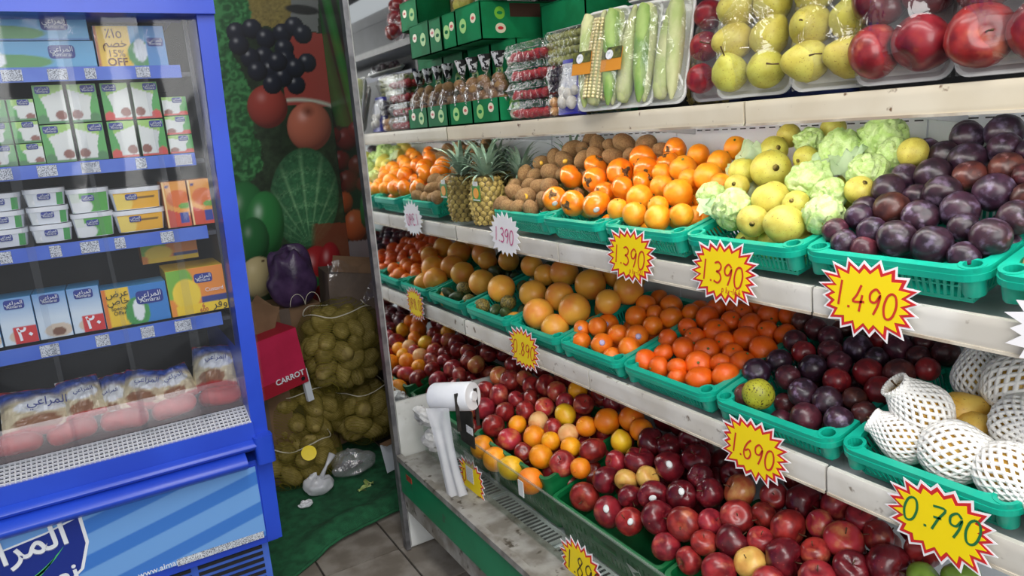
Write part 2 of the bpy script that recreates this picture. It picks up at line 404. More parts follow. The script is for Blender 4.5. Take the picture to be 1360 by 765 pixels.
basket('teal basket of pears in white foam nets', .508, .84, S3)
basket('teal basket at the right edge of the lower shelf', .17, .506, S3)

# ------------------------------------------------------------------ green crates in the base
def crate_mesh(L, D, h):
    out = [(x + D / 2, y) for x, y in rrect(D, L, .022, 4)]; inn = [(x + D / 2, y) for x, y in rrect(D - .024, L - .024, .016, 4)]
    rim = MB().ring(out, inn, h - .016, h).mesh('rim', 'crate_green', 40); recalc(rim)
    o2 = [(x + D / 2, y) for x, y in rrect(D - .006, L - .006, .02, 4)]; i2 = [(x + D / 2, y) for x, y in rrect(D - .014, L - .014, .017, 4)]
    wl = MB().ring(o2, i2, 0, h - .012)
    wm = wl.mesh('wall', 'crate_green', 40); recalc(wm)
    cut = [MB().box((0, 0, h - .052), (.06, .11, .022)).mesh('c')]
    sl = MB()
    for z0 in (h * .22, h * .52):
        for k in range(int(L / .021) - 2):
            y = -L / 2 + .03 + k * .021
            if z0 > h * .4 and abs(y) < .07: continue
            sl.box((.003, y, z0 + .012), (.022, .007, h * .2))
    cut.append(sl.mesh('c'))
    wm = boolean(wm, cut); wm.name = 'slotted_wall'
    fm = MB().box((D / 2, 0, .005), (D - .02, L - .02, .005)).mesh('crate_floor', 'crate_green')
    return rim, wm, fm
def crate(label, y0, y1, x, z, D, h, tilt):
    t = thing('produce_crate', label, 'crate', (x, (y0 + y1) / 2, z), (0, -R_(tilt), 0), 'dark green crates in the case base')
    for n, m in zip(('rim', 'slotted_wall', 'crate_floor'), crate_mesh(y1 - y0, D, h)): put(n, m, t)
    return t
crate('dark green crate of apples hidden behind the bag roll', 2.17, 2.45, 1.10, .372, .36, .165, 14)
crate('dark green crate heaped with apples and large oranges', 1.70, 2.16, 1.10, .372, .36, .185, 14)
ck = crate('dark green slotted crate of dark red apples with a torn white label', 1.215, 1.69, 1.095, .372, .36, .135, 14)
MB().add([(-.0015, -.10, .085), (-.0015, -.115, .06), (-.0015, -.125, .03), (-.0015, -.15, .018), (-.0015, -.14, .05), (-.0015, -.118, .062), (-.0015, -.15, .08), (-.0015, -.16, .05), (-.0015, -.15, .1)],
         [(0, 1, 5), (1, 2, 4, 5), (2, 3, 4), (5, 6, 0), (6, 7, 8)]).build('torn_label', 'panel_white', ck, fix=False)
crate('dark green crate of mixed red apples at the lower right', .73, 1.205, 1.095, .372, .36, .135, 14)

# ------------------------------------------------------------------ fruit materials
pm('kiwi', srgb(166, 130, 86), srgb(138, 104, 66), 60, .85, .35, 300, rnd=.12, u=.1)
pm('persimmon', srgb(252, 150, 24), srgb(246, 126, 16), 14, .28, .03, 40, rnd=.05, coat=.5, u=.1)
pm('calyx', srgb(120, 92, 58), srgb(76, 58, 38), 60, .8, rnd=.15, u=.1)
pm('orange', srgb(254, 170, 36), srgb(250, 150, 24), 12, .38, .22, 190, rnd=.05, coat=.15, u=.1)
pm('big_orange', srgb(250, 160, 28), srgb(244, 136, 18), 10, .38, .25, 170, rnd=.08, coat=.15, hue=.015, u=.1)
pm('mandarin', srgb(240, 106, 16), srgb(232, 92, 12), 16, .36, .3, 170, rnd=.06, coat=.2, u=.1)
pm('mandarin_light', srgb(242, 132, 28), srgb(236, 112, 18), 16, .38, .22, 170, rnd=.06, coat=.2, u=.1)
pm('grapefruit', srgb(238, 172, 62), srgb(230, 138, 58), 8, .4, .14, 200, rnd=.06, coat=.1, lo=.4, hi=.72, u=.1)
pm('pear', srgb(214, 206, 96), srgb(200, 186, 78), 16, .45, .06, 60, rnd=.06, c3=srgb(150, 116, 50), s3=120, lo3=.62, hi3=.72, hue=.012, u=.1)
pm('pear_basin', srgb(140, 112, 56), srgb(186, 164, 84), 60, .7, u=.1)
pm('plum_dark', srgb(64, 36, 52), srgb(38, 24, 38), 16, .36, .03, 60, rnd=.28, coat=.15, c3=srgb(118, 102, 128), s3=18, lo3=.50, hi3=.74, hue=.03, u=.1)
pm('plum_red', srgb(98, 42, 48), srgb(64, 32, 40), 16, .36, .03, 60, rnd=.3, coat=.15, c3=srgb(140, 104, 112), s3=24, lo3=.58, hi3=.8, hue=.03, u=.1)
pm('plum_bright', srgb(150, 36, 40), srgb(110, 30, 38), 16, .34, .03, 60, rnd=.1, coat=.2, c3=srgb(170, 90, 90), s3=24, lo3=.6, hi3=.8, u=.1)
pm('apple_red', srgb(160, 42, 44), srgb(112, 26, 32), 14, .32, .02, 60, rnd=.14, coat=.2, c3=srgb(206, 120, 84), s3=11, lo3=.52, hi3=.85, hue=.006, u=.1)
pm('apple_dark', srgb(110, 22, 32), srgb(78, 16, 26), 16, .30, .03, 60, rnd=.16, coat=.25, c3=srgb(150, 60, 56), s3=60, lo3=.64, hi3=.74, u=.1)
pm('apple_blush', srgb(212, 150, 90), srgb(186, 58, 54), 11, .32, .02, 60, rnd=.08, coat=.2, lo=.28, hi=.6, hue=.02, u=.1)
pm('apple_yellow', srgb(222, 180, 92), srgb(206, 150, 74), 14, .36, .02, 60, rnd=.06, coat=.15, u=.1)
pm('peach_pale', srgb(236, 190, 128), srgb(226, 160, 96), 14, .45, .05, 60, rnd=.05, u=.1)
pm('lemon', srgb(240, 196, 40), srgb(230, 170, 24), 10, .36, .2, 170, coat=.15, u=.1)
pm('green_apple', srgb(134, 168, 60), srgb(112, 146, 48), 12, .34, coat=.2, u=.1)
pm('guava', srgb(176, 174, 48), srgb(150, 150, 40), 14, .45, .05, 60, c3=srgb(74, 60, 26), s3=70, lo3=.56, hi3=.64, u=.1)
pm('avocado', srgb(64, 84, 42), srgb(44, 62, 34), 20, .45, .2, 110, rnd=.2, u=.1)
pm('mottled', srgb(150, 132, 66), srgb(84, 78, 40), 55, .55, .2, 80, rnd=.1, lo=.42, hi=.58, u=.1)
pm('stem', srgb(84, 62, 38), rough=.8)
pm('stem_green', srgb(96, 110, 50), rough=.7)
pm('sticker_white', srgb(232, 232, 228), srgb(190, 196, 200), 300, .4)
pm('sticker_purple', srgb(110, 90, 170), srgb(220, 214, 232), 160, .4, lo=.48, hi=.52)
pm('tissue', srgb(184, 214, 126), srgb(210, 230, 166), 3, .45, .6, 9, rnd=.05, sss=.0, trans=.0)
pm('tissue_sheer', srgb(200, 228, 180), srgb(214, 236, 196), 10, .45, .2, 50, alpha=.72)

# ------------------------------------------------------------------ fruit shapes (unit radius)
def apple_prof(top=.30, w=1.0, tall=.92):
    pr = []
    for k in range(15):
        a = math.pi * k / 14; r = math.sin(a) * w; z = -math.cos(a) * tall
        r *= 1 + .10 * math.sin(a) * (.4 + math.cos(math.pi - a) * .5)
        z -= top * math.exp(-((math.pi - a) / .42) ** 2); z += .20 * math.exp(-(a / .38) ** 2)
        pr.append((r, z))
    return pr
def wob(amp, sc, seed, lobes=0, la=.0, sq=(1, 1, 1), cone=0):
    o = Vector((seed * 3.1, seed * 1.7, seed))
    def fn(p):
        v = Vector(p); k = 1 + amp * noise.noise(v * sc + o); a = math.atan2(v.y, v.x)
        if lobes: k *= 1 + la * math.cos(lobes * a) * (abs(v.z) ** 1.5) * .8
        c = 1 + cone * v.z
        return (v.x * k * sq[0] * c, v.y * k * sq[1] * c, v.z * k * sq[2])
    return fn
def ball_prof(n=12, dim=.0, bot=.0):
    pr = []
    for k in range(n + 1):
        a = math.pi * k / n; z = -math.cos(a) - dim * math.exp(-((math.pi - a) / .3) ** 2) + bot * math.exp(-(a / .3) ** 2)
        pr.append((math.sin(a), z))
    return pr
def fmesh(name, m, prof, fn, n=20):
    mb = MB().lathe(prof, n, None, fn); me = mb.mesh(name, m, True)
    b = bmesh.new(); b.from_mesh(me); bmesh.ops.remove_doubles(b, verts=b.verts, dist=1e-4); bmesh.ops.recalc_face_normals(b, faces=b.faces); b.to_mesh(me); b.free()
    me.polygons.foreach_set('use_smooth', [True] * len(me.polygons))
    return me
STEM = MB().tube([(0, 0, .50), (.02, .01, .8), (.09, .03, 1.05)], [.035, .03, .045], 6).mesh('stem', 'stem', True)
BUTTON = MB().lathe([(.10, .93), (.09, 1.0), (.04, 1.03), (0, 1.03)], 8).mesh('stem_button', 'stem_green', True)
NAVEL = MB().lathe([(.16, .955), (.12, .985), (.05, .96), (0, .955)], 10).mesh('navel', 'big_orange', True)
BASIN = MB().lathe([(.17, .90), (.12, .895), (.07, .87), (0, .85)], 12).mesh('basin', 'pear_basin', True)
def calyx_mesh():
    mb = MB(); n = 28; vs = [(0, 0, .84)]
    for ring, rr in ((1, .2), (2, .46)):
        for i in range(n):
            a = 2 * math.pi * i / n; l = .45 + .55 * abs(math.cos(2 * a)) ** .6; r = rr * l if ring == 2 else .18
            vs.append((r * math.cos(a), r * math.sin(a), (.80 if ring == 1 else .74) + (.10 if ring == 2 else .0) * math.sin(3 * a)))
    fs = [(0, 1 + i, 1 + (i + 1) % n) for i in range(n)] + [(1 + i, 1 + n + i, 1 + n + (i + 1) % n, 1 + (i + 1) % n) for i in range(n)]
    mb.add(vs, fs); mb.lathe([(.09, .82), (.07, .90), (0, .91)], 8)
    return mb.mesh('calyx', 'calyx', True)
CALYX = calyx_mesh()
KIND = {
    'kiwi': dict(me=[fmesh('kiwi', 'kiwi', ball_prof(), wob(.05, 1.2, s, sq=(.88, .92, 1.22))) for s in (1, 2)], part=[]),
    'persimmon': dict(me=[fmesh('persimmon', 'persimmon', ball_prof(12, .15), wob(.05, 1.3, s, 4, .06, (1.06, 1.06, .86))) for s in (3, 4)], part=[('calyx', CALYX)], face=.4),
    'orange': dict(me=[fmesh('orange', 'orange', ball_prof(12, .05), wob(.04, 1.3, s)) for s in (5, 6)], part=[('stem_button', BUTTON)], face=.3),
    'big_orange': dict(me=[fmesh('big_orange', 'big_orange', ball_prof(12, .05), wob(.04, 1.3, s)) for s in (5, 6)], part=[('navel', NAVEL)], face=.4),
    'mandarin': dict(me=[fmesh('mandarin', 'mandarin', ball_prof(12, .10, .06), wob(.05, 1.5, s, sq=(1.05, 1.05, .86))) for s in (7, 8)], part=[('stem_button', BUTTON)], face=.45),
    'mandarin_light': dict(me=[fmesh('mandarin_light', 'mandarin_light', ball_prof(12, .08, .06), wob(.05, 1.5, s, sq=(1.0, 1.0, .95))) for s in (9, 10)], part=[], face=.3),
    'grapefruit': dict(me=[fmesh('grapefruit', 'grapefruit', ball_prof(14, .04), wob(.05, 1.1, s)) for s in (11, 12)], part=[], face=.3),
    'pear': dict(me=[fmesh('pear', 'pear', ball_prof(14, .14, .05), wob(.05, 1.2, s, sq=(1.02, 1.02, .95))) for s in (13, 14)], part=[('basin', BASIN)], face=.8),
    'plum': dict(me=[fmesh('plum', 'plum_dark', ball_prof(12, .14), lambda p, f=wob(.05, 1.3, s): f((p[0] * (1 - .07 * math.exp(-(math.atan2(p[1], p[0]) / .22) ** 2)), p[1], p[2]))) for s in (15, 16)], part=[], face=.45),
    'plum_red': dict(me=[fmesh('plum_red', 'plum_red', ball_prof(12, .14), lambda p, f=wob(.05, 1.3, s): f((p[0] * (1 - .07 * math.exp(-(math.atan2(p[1], p[0]) / .22) ** 2)), p[1], p[2]))) for s in (17, 18)], part=[], face=.45),
    'plum_bright': dict(me=[fmesh('plum_bright', 'plum_bright', ball_prof(12, .14), wob(.05, 1.3, 19))], part=[], face=.3),
    'apple': dict(me=[fmesh('apple', 'apple_red', apple_prof(), wob(.06, 1.2, s)) for s in (20, 21, 22)], part=[('stem', STEM)], face=.5),
    'apple_dark': dict(me=[fmesh('apple_dark', 'apple_dark', apple_prof(.34, 1.0, 1.0), wob(.05, 1.2, s, 5, .10, cone=.10)) for s in (23, 24)], part=[('stem', STEM)], face=.5),
    'apple_blush': dict(me=[fmesh('apple_blush', 'apple_blush', apple_prof(), wob(.06, 1.2, s)) for s in (25, 26)], part=[('stem', STEM)], face=.5),
    'apple_yellow': dict(me=[fmesh('apple_yellow', 'apple_yellow', apple_prof(), wob(.06, 1.2, 27))], part=[('stem', STEM)], face=.9),
    'peach_pale': dict(me=[fmesh('peach_pale', 'peach_pale', ball_prof(12, .08), wob(.05, 1.2, 28))], part=[], face=.2),
    'lemon': dict(me=[fmesh('lemon', 'lemon', ball_prof(12, -.14, -.1), wob(.04, 1.2, 29, sq=(.94, .94, 1.08)))], part=[], face=.2),
    'green_apple': dict(me=[fmesh('green_apple', 'green_apple', apple_prof(), wob(.06, 1.2, 30))], part=[('stem', STEM)], face=.4),
    'guava': dict(me=[fmesh('guava', 'guava', ball_prof(14, .06), wob(.06, 1.2, 31))], part=[('basin', BASIN)], face=.2),
    'avocado': dict(me=[fmesh('avocado', 'avocado', ball_prof(), wob(.06, 1.1, 32, sq=(.82, .82, 1.3), cone=-.16))], part=[], face=.1),
    'mottled': dict(me=[fmesh('mottled', 'mottled', ball_prof(), wob(.08, 1.3, 33, sq=(.95, .95, 1.05)))], part=[], face=.1),
}
CAMP = Vector((0, 0, 1.6))
def fruit(kind, p, r, label, group, cat, rnd=random, axis=None, name=None):
    k = KIND[kind]; me = rnd.choice(k['me'])
    if k['part']:
        o = thing(name or kind, label, cat, p, group=group); put('flesh' if False else 'skin', me, o)
        for n, pm_ in k['part']: put(n, pm_, o)
    else: o = tag(put(name or kind, me, None, p), label, cat, group)
    if axis is None:
        if rnd.random() < k.get('face', 0):
            d = (CAMP - Vector(p)).normalized() + Vector((rnd.gauss(0, .55), rnd.gauss(0, .55), rnd.gauss(.1, .55)))
        else: d = Vector((rnd.gauss(0, 1), rnd.gauss(0, 1), rnd.gauss(0, 1)))
    else: d = Vector(axis)
    q = d.to_track_quat('Z', 'Y') @ Euler((0, 0, rnd.uniform(0, 6.28))).to_quaternion()
    o.rotation_euler = q.to_euler(); o.scale = (r, r, r); o['_r'] = r
    return o
def sticker(o, m='sticker_white', size=.28, off=(0, 0, 0), oval=1.25):
    d = (CAMP - o.location).normalized(); d = (d + Vector(off)).normalized()
    ld = o.rotation_euler.to_matrix().inverted() @ d
    me = MB().lathe([(0, 1.03), (size * .55, 1.03 - size * .55 * size * .27), (size, 1.03 - size * size * .5), (size * .98, 1.0 - size * size * .5)], 14, Matrix.Diagonal((oval, 1, 1, 1))).mesh('sticker', m, True)
    s = put('sticker', me, o); s.rotation_euler = ld.to_track_quat('Z', 'Y').to_euler(); return s
def P4(s): return [tuple(float(v) / 1000 for v in t.split(',')) for t in s.split()]
KIWI = "1403,2250,1425,31 1401,2182,1424,27 1418,2109,1434,34 1463,2230,1461,30 1473,2094,1467,34 1491,2184,1477,30 1533,2134,1503,34 1484,2008,1473,28 1314,2182,1371,32 1302,2093,1364,34 1351,2078,1393,28 1351,2020,1394,33 1265,2198,1337,29 1263,2154,1332,26 1263,2089,1333,25 1265,2009,1331,29 1295,1978,1360,24 1354,2151,1396,26 1349,2236,1392,27 1549,2004,1512,33 1577,2084,1529,29 1556,1872,1517,34 1550,1761,1513,33 1495,1855,1480,31 1495,1951,1480,33 1533,2065,1503,29 1501,1780,1484,26 1522,1660,1496,25 1549,1932,1512,25"
PERS = "1302,1919,1364,38 1289,1804,1357,39 1294,1694,1359,41 1400,1959,1423,41 1388,1819,1416,41 1452,1896,1454,37 1427,1744,1439,41 1483,1701,1473,41 1360,1650,1399,37 1438,1635,1446,37 1388,1594,1416,31 1521,1602,1496,35 1471,1582,1465,31"
ORNG = "1329,1543,1380,38 1282,1581,1352,31 1270,1497,1345,34 1269,1407,1341,35 1425,1555,1438,30 1375,1503,1408,33 1444,1491,1449,38 1500,1489,1483,31 1472,1385,1466,32 1526,1378,1498,32 1416,1372,1432,38 1408,1434,1428,28 1353,1418,1395,38 1282,1333,1352,30 1394,1307,1418,28 1303,1441,1365,28"
PEAR = "1439,1191,1451,47 1431,1269,1447,36 1508,1240,1493,34 1343,1111,1394,44 1277,1107,1354,35 1276,1021,1353,43 1380,1244,1416,30 1334,1037,1388,30 1560,1236,1524,30 1582,1127,1537,30 1476,1121,1474,30 1467,862,1487,30 1379,918,1418,30"
WRAP = "1397,1051,1426,48 1308,950,1373,40 1306,1188,1372,47 1503,1051,1490,48 1543,973,1514,48 1435,938,1449,40 1366,979,1407,36 1496,917,1481,36 1532,1153,1507,36 1341,1289,1393,36"
PLUM1 = "1543,797,1509,32 1558,737,1518,35 1520,863,1487,26 1499,817,1479,29 1481,762,1471,35 1509,711,1489,31 1500,658,1483,28 1439,859,1439,29 1434,799,1446,35 1434,732,1443,31 1458,682,1458,30 1436,635,1445,26 1383,752,1418,34 1351,703,1393,34 1396,669,1421,35 1388,612,1416,26 1340,823,1388,35 1327,760,1379,33 1309,673,1369,26 1342,606,1388,30 1293,620,1359,33 1272,770,1346,35 1269,704,1342,35 1263,647,1329,26 1390,805,1408,26 1278,900,1349,26 1263,869,1331,26 1263,828,1321,26 1287,829,1353,28 1352,887,1385,26 1307,870,1375,27 1383,858,1420,33"
GRAPE = "1341,2381,991,54 1358,2180,999,52 1289,2045,964,54 1379,2039,1009,52 1345,1907,993,54 1282,1936,936,47 1276,2186,906,40 1480,2371,1060,44 1452,2238,1046,42 1483,2154,1061,53 1457,1964,1049,54 1389,1782,1031,41 1470,1778,1057,49"
AVO = "1265,2404,934,29 1309,2281,958,31 1262,2298,936,25 1264,2224,937,27 1412,2339,995,26"
CLEM1 = "1272,1672,941,35 1267,1769,930,30 1300,1809,955,29 1325,1759,967,31 1383,1780,960,35 1327,1661,963,32 1343,1593,968,35 1288,1564,951,33 1422,1689,994,35 1403,1591,988,31 1487,1714,1012,35 1265,1615,918,28 1515,1629,1023,35 1460,1572,1006,35 1505,1535,1020,27 1459,1643,1005,28"
CLEM2 = "1268,1470,941,31 1267,1417,934,30 1367,1488,976,30 1348,1402,970,35 1312,1446,959,27 1436,1480,998,27 1403,1420,988,29 1496,1461,1017,35 1453,1386,1003,35 1368,1340,976,34 1312,1313,959,35 1271,1272,941,34 1263,1342,926,27 1305,1216,956,34 1365,1213,975,32 1387,1266,982,27 1278,1357,947,27 1338,1262,967,27 1510,1385,1022,28 1550,1477,1035,27 1558,1386,1037,27 1510,1319,1022,33 1458,1285,1005,34 1566,1303,1040,31 1583,1251,1045,27 1510,1203,1021,29 1431,1207,997,35 1505,1256,1020,27 1420,1326,993,27 1603,1370,1051,27 1576,1433,1043,27"
PLUM2 = "1338,1148,974,34 1393,1126,993,31 1266,1115,941,30 1351,1068,978,30 1319,1002,967,34 1270,956,935,34 1475,1145,1022,30 1445,1097,1011,29 1401,1038,996,33 1518,1076,1037,30 1470,1042,1020,29 1441,997,1010,28 1384,963,990,30 1317,938,967,33 1277,882,952,30 1554,1183,1050,29 1537,1131,1043,29 1502,991,1031,34 1535,914,1043,32 1522,860,1038,26 1491,823,1027,26 1457,864,1015,33 1434,921,1008,32 1390,865,992,32 1488,936,1026,26 1346,893,977,26 1317,850,966,26 1555,821,1050,30 1552,971,1049,26 1576,880,1057,26"
APPLE1 = "1292,2364,651,38 1296,2289,653,40 1229,2265,620,41 1218,2348,614,38 1159,2261,584,41 1186,2149,598,35 1120,2292,503,38 1123,2130,567,40 1120,2012,560,41 1223,2069,616,37 1243,2159,627,33 1272,2105,641,32 1355,2361,682,36 1326,2227,668,34 1177,2397,594,32 1122,2318,566,31 1313,2163,661,36 1118,1922,548,31 1338,2101,674,39 1334,2028,672,37 1266,2009,638,34 1334,1871,672,35 1217,1889,613,33 1313,1950,662,31 1138,1724,574,41 1217,1672,613,41"
ORCH = "1047,2080,528,42 1039,1977,524,42 1045,1881,528,42 1046,1769,528,42 1164,1922,587,38 1122,1822,566,39 1170,2040,590,32 1212,1967,611,36 1225,1811,617,34 1276,1896,643,38 1369,1950,689,34 1178,1845,594,32 1273,1776,641,34 1193,1755,602,32 1154,1652,582,32 1317,1723,664,42 1357,1652,684,40 1280,1609,645,34 1338,1584,674,36"
APPLE2 = "1317,1520,664,40 1220,1564,615,33 1251,1495,631,43 1189,1481,600,33 1224,1429,617,33 1281,1399,646,42 1162,1542,586,39 1121,1591,526,43 1121,1478,528,43 1159,1430,584,33 1191,1370,601,41 1147,1309,578,43 1120,1388,540,38 1167,1231,589,43 1227,1297,619,40 1331,1347,671,39 1293,1294,652,33 1374,1405,692,39 1329,1453,670,35"
APPLE3 = "1266,1235,638,37 1305,1174,657,42 1246,1129,628,40 1203,1175,607,32 1186,1091,598,41 1119,1248,536,36 1119,1166,538,33 1154,1149,582,32 1120,1070,563,40 1223,1037,617,32 1168,1020,589,36 1331,1089,671,33 1278,1074,644,32 1278,1005,644,42 1215,967,613,42 1349,1019,679,42 1375,949,692,36 1318,952,664,32 1309,884,660,41 1262,835,636,35 1210,875,610,39 1150,954,580,37 1257,917,634,32 1349,830,680,33 1371,885,690,32 1304,780,657,42 1359,740,685,34 1310,708,660,33 1346,657,678,35"
FK = "1307,1969,1312 1344,2001,1341 1341,2052,1341 1347,2152,1336 1390,1915,1363 1393,2126,1360 1439,1887,1392 1437,2052,1426 1441,2159,1396 1487,1966,1414 1484,2018,1413 1484,2129,1414 1533,1891,1445 1538,1996,1443 1536,2057,1443 1531,2155,1441 1581,1916,1474 1580,2075,1466"
FP = "1302,1642,1297 1366,1614,1328 1367,1749,1380 1363,1815,1331 1430,1640,1362 1431,1711,1358 1427,1780,1363 1486,1611,1392 1487,1682,1387 1490,1815,1385 1553,1645,1421 1553,1711,1422 1549,1776,1416"
FO = "1302,1468,1297 1364,1300,1329 1361,1366,1331 1366,1431,1330 1419,1330,1359 1425,1394,1364 1422,1467,1358 1485,1296,1383 1484,1362,1387 1481,1428,1388 1487,1504,1391 1544,1326,1423 1544,1399,1417 1540,1464,1421"
FE = "1319,1009,1292 1316,1082,1297 1320,1153,1291 1383,971,1328 1383,1044,1332 1384,1124,1327 1384,1198,1334 1444,1007,1362 1450,1082,1358 1447,1160,1362 1517,972,1396 1521,1050,1397 1522,1122,1396 1517,1199,1394"
FM = "1345,619,1332 1342,676,1327 1343,788,1318 1339,854,1326 1392,646,1358 1393,824,1359 1440,623,1382 1441,794,1377 1441,855,1383 1491,652,1413 1493,764,1411 1492,819,1410 1497,883,1416 1543,619,1481 1545,683,1443 1543,793,1444 1593,646,1509 1594,702,1473 1587,764,1468 1595,826,1514 1594,876,1463"
FG = "1391,1850,927 1469,1890,971 1550,1848,1076 1552,1939,1071 1551,2025,1066"
FA = "1344,2229,929 1398,2266,988 1456,2182,956 1451,2238,959 1450,2298,1011 1449,2356,959 1502,2210,972 1499,2266,976 1495,2324,980 1498,2384,977 1555,2176,1037 1551,2241,1035 1551,2295,1041 1553,2352,1034"
FC = "1294,1702,884 1342,1557,905 1343,1616,911 1347,1672,896 1346,1736,901 1399,1582,921 1395,1652,921 1456,1555,936 1450,1619,936 1451,1743,938 1507,1584,953 1507,1642,956 1504,1705,952 1562,1554,1012 1565,1617,971 1566,1740,1015"
FD = "1292,1312,885 1293,1373,890 1344,1223,909 1344,1284,906 1341,1411,906 1404,1253,924 1398,1317,918 1404,1379,916 1393,1438,922 1454,1226,940 1458,1283,935 1457,1347,937 1450,1413,938 1505,1253,954 1514,1312,957 1511,1437,950 1558,1221,965 1563,1285,974 1567,1351,971 1561,1410,968"
FQ = "1292,916,888 1288,1035,895 1339,892,907 1340,947,910 1338,1002,905 1343,1066,914 1394,917,926 1392,978,924 1386,1035,929 1444,886,939 1435,950,942 1442,1009,937 1443,1065,949 1491,917,960 1492,979,953 1492,1035,957 1496,1089,956 1541,890,972 1545,951,981 1541,1062,976 1597,920,1032 1596,979,996 1593,1036,1038 1591,1092,1039"
F1 = "1160,1732,505 1158,1812,505 1154,1956,507 1153,2105,506 1157,2176,504 1155,2401,504 1222,1698,531 1222,1777,534 1223,1850,533 1222,1923,534 1222,2065,532 1222,2144,537 1227,2217,535 1222,2290,532 1224,2365,531 1289,1736,568 1281,1806,560 1289,1883,564 1283,2031,567 1284,2101,563 1283,2179,562 1284,2257,563 1284,2328,564 1288,2400,566 1353,1697,593 1350,1770,596 1354,1839,591 1356,1919,592 1354,1995,596 1352,2072,591 1350,2143,594 1354,2214,588 1352,2288,588 1349,2366,598 1422,1733,682 1413,1806,680 1420,1880,680 1421,1956,623 1419,2028,682 1421,2109,683 1413,2176,624 1420,2250,681 1412,2325,676 1411,2400,679 1480,1697,705 1480,1771,709 1477,1848,709 1485,1924,708 1485,2000,643 1479,2068,705 1481,2143,706 1481,2212,705 1478,2294,703 1480,2367,708"
F2 = "1239,1239,538 1232,1317,535 1237,1394,540 1237,1467,537 1239,1543,538 1298,1274,560 1298,1353,568 1305,1427,571 1302,1501,569 1304,1576,568 1362,1238,653 1367,1309,603 1368,1389,597 1369,1469,598 1368,1544,598 1435,1283,688 1434,1350,624 1432,1430,631 1430,1503,689 1432,1579,685"
F3 = "1163,794,568 1168,871,508 1166,940,507 1166,1018,512 1227,755,600 1232,835,539 1228,913,540 1230,983,536 1233,1126,543 1300,796,568 1298,872,564 1294,941,562 1299,1015,568 1296,1086,567 1356,758,598 1359,833,597 1358,905,601 1359,978,593 1359,1052,593 1357,1126,592 1429,794,691 1428,867,620 1424,944,624 1426,1015,687 1424,1089,686"

def heap(data, kinds, desc, cat, where, group, filler=None, fr=.03, fk=None, seed=1, over=None, axes=None, scale=1.0):
    rnd = random.Random(seed); L = P4(data); over = over or {}
    order = sorted(range(len(L)), key=lambda i: L[i][0]); rows = []; cur = []
    for i in order:
        if cur and L[i][0] - L[cur[0]][0] > .055: rows.append(cur); cur = []
        cur.append(i)
    if cur: rows.append(cur)
    pos = {}
    for a, rw in enumerate(rows):
        for b, i in enumerate(sorted(rw, key=lambda i: -L[i][1])): pos[i] = (a, b)
    objs = {}
    for i, (x, y, z, r) in enumerate(L):
        kd = over.get(i, kinds[0] if len(kinds) == 1 else rnd.choice(kinds)); a, b = pos[i]
        lab = '%s in %s, %s row from front, %s from left' % (desc[kd], where, ORD[a], ORD[b])
        objs[i] = fruit(kd, (x, y, z), r * scale, lab, group, cat[kd] if isinstance(cat, dict) else cat, rnd, (axes or {}).get(i))
    for x, y, z in (P4(filler) if filler else []):
        kd = fk or kinds[0]
        fruit(kd, (x, y, z), fr, '%s partly buried under the top layer in %s' % (desc[kd], where), group + ' underneath', cat[kd] if isinstance(cat, dict) else cat, rnd)
    return objs
K = heap(KIWI, ['kiwi'], {'kiwi': 'fuzzy brown kiwi'}, 'kiwi', 'the kiwi basket', 'kiwis in the basket', FK, .027)
for i in (4, 3, 9): sticker(K[i], 'lemon', .22)
Q = heap(PERS, ['persimmon'], {'persimmon': 'shiny orange persimmon'}, 'persimmon', 'the persimmon basket', 'persimmons in the basket', FP, .034, seed=2)
for i in (0, 2): sticker(Q[i], 'sticker_white', .2, (-.1, -.1, -.45))
heap(ORNG, ['orange'], {'orange': 'light orange citrus'}, 'orange', 'the orange basket', 'oranges in the middle shelf basket', FO, .034, seed=3)
heap(PEAR, ['pear'], {'pear': 'round yellow green pear'}, 'pear', 'the tissue lined basket', 'loose round pears', FE, .036, seed=4)
heap(PLUM1, ['plum', 'plum', 'plum', 'plum_red'], {'plum': 'dark purple plum', 'plum_red': 'reddish purple plum'}, 'plum', 'the middle shelf plum basket', 'plums on the middle shelf', FM, .029, 'plum', 5)
heap(GRAPE, ['grapefruit'], {'grapefruit': 'large yellow orange grapefruit'}, 'grapefruit', 'the lower shelf', 'grapefruits on the lower shelf', FG, .045, seed=6)
heap(AVO, ['avocado'], {'avocado': 'small dark green avocado', 'mottled': 'mottled brown small fruit'}, {'avocado': 'avocado', 'mottled': 'fruit'}, 'the mirror side basket', 'avocados by the mirror', FA, .029, seed=7, over={0: 'mottled', 1: 'mottled'})
C1 = heap(CLEM1, ['mandarin_light'], {'mandarin_light': 'light orange mandarin'}, 'mandarin', 'the stickered mandarin basket', 'stickered mandarins', FC, .031, seed=8)
for i in (0, 2, 4, 6): sticker(C1[i], 'sticker_purple', .25, (random.uniform(-.3, .3), random.uniform(-.3, .3), random.uniform(0, .4)), 1.0)
heap(CLEM2, ['mandarin'], {'mandarin': 'bright orange mandarin'}, 'mandarin', 'the heaped mandarin basket', 'mandarins in the heaped basket', FD, .031, seed=9)
heap(PLUM2, ['plum_red', 'plum_red', 'plum_red', 'plum', 'plum_bright'], {'plum': 'dark purple plum', 'plum_red': 'dusky red plum', 'plum_bright': 'bright red plum'}, 'plum', 'the lower shelf plum basket', 'plums on the lower shelf', FQ, .028, 'plum_red', 10,
     over={0: 'plum', 1: 'plum', 7: 'plum_bright', 12: 'plum_bright', 22: 'plum_bright', 23: 'plum_bright', 14: 'plum', 8: 'plum'})
gv = fruit('guava', (1.262, 1.078, .957), .036, 'single spotted yellow green guava among the dark plums', None, 'guava', axis=(-.2, -.5, -.6))
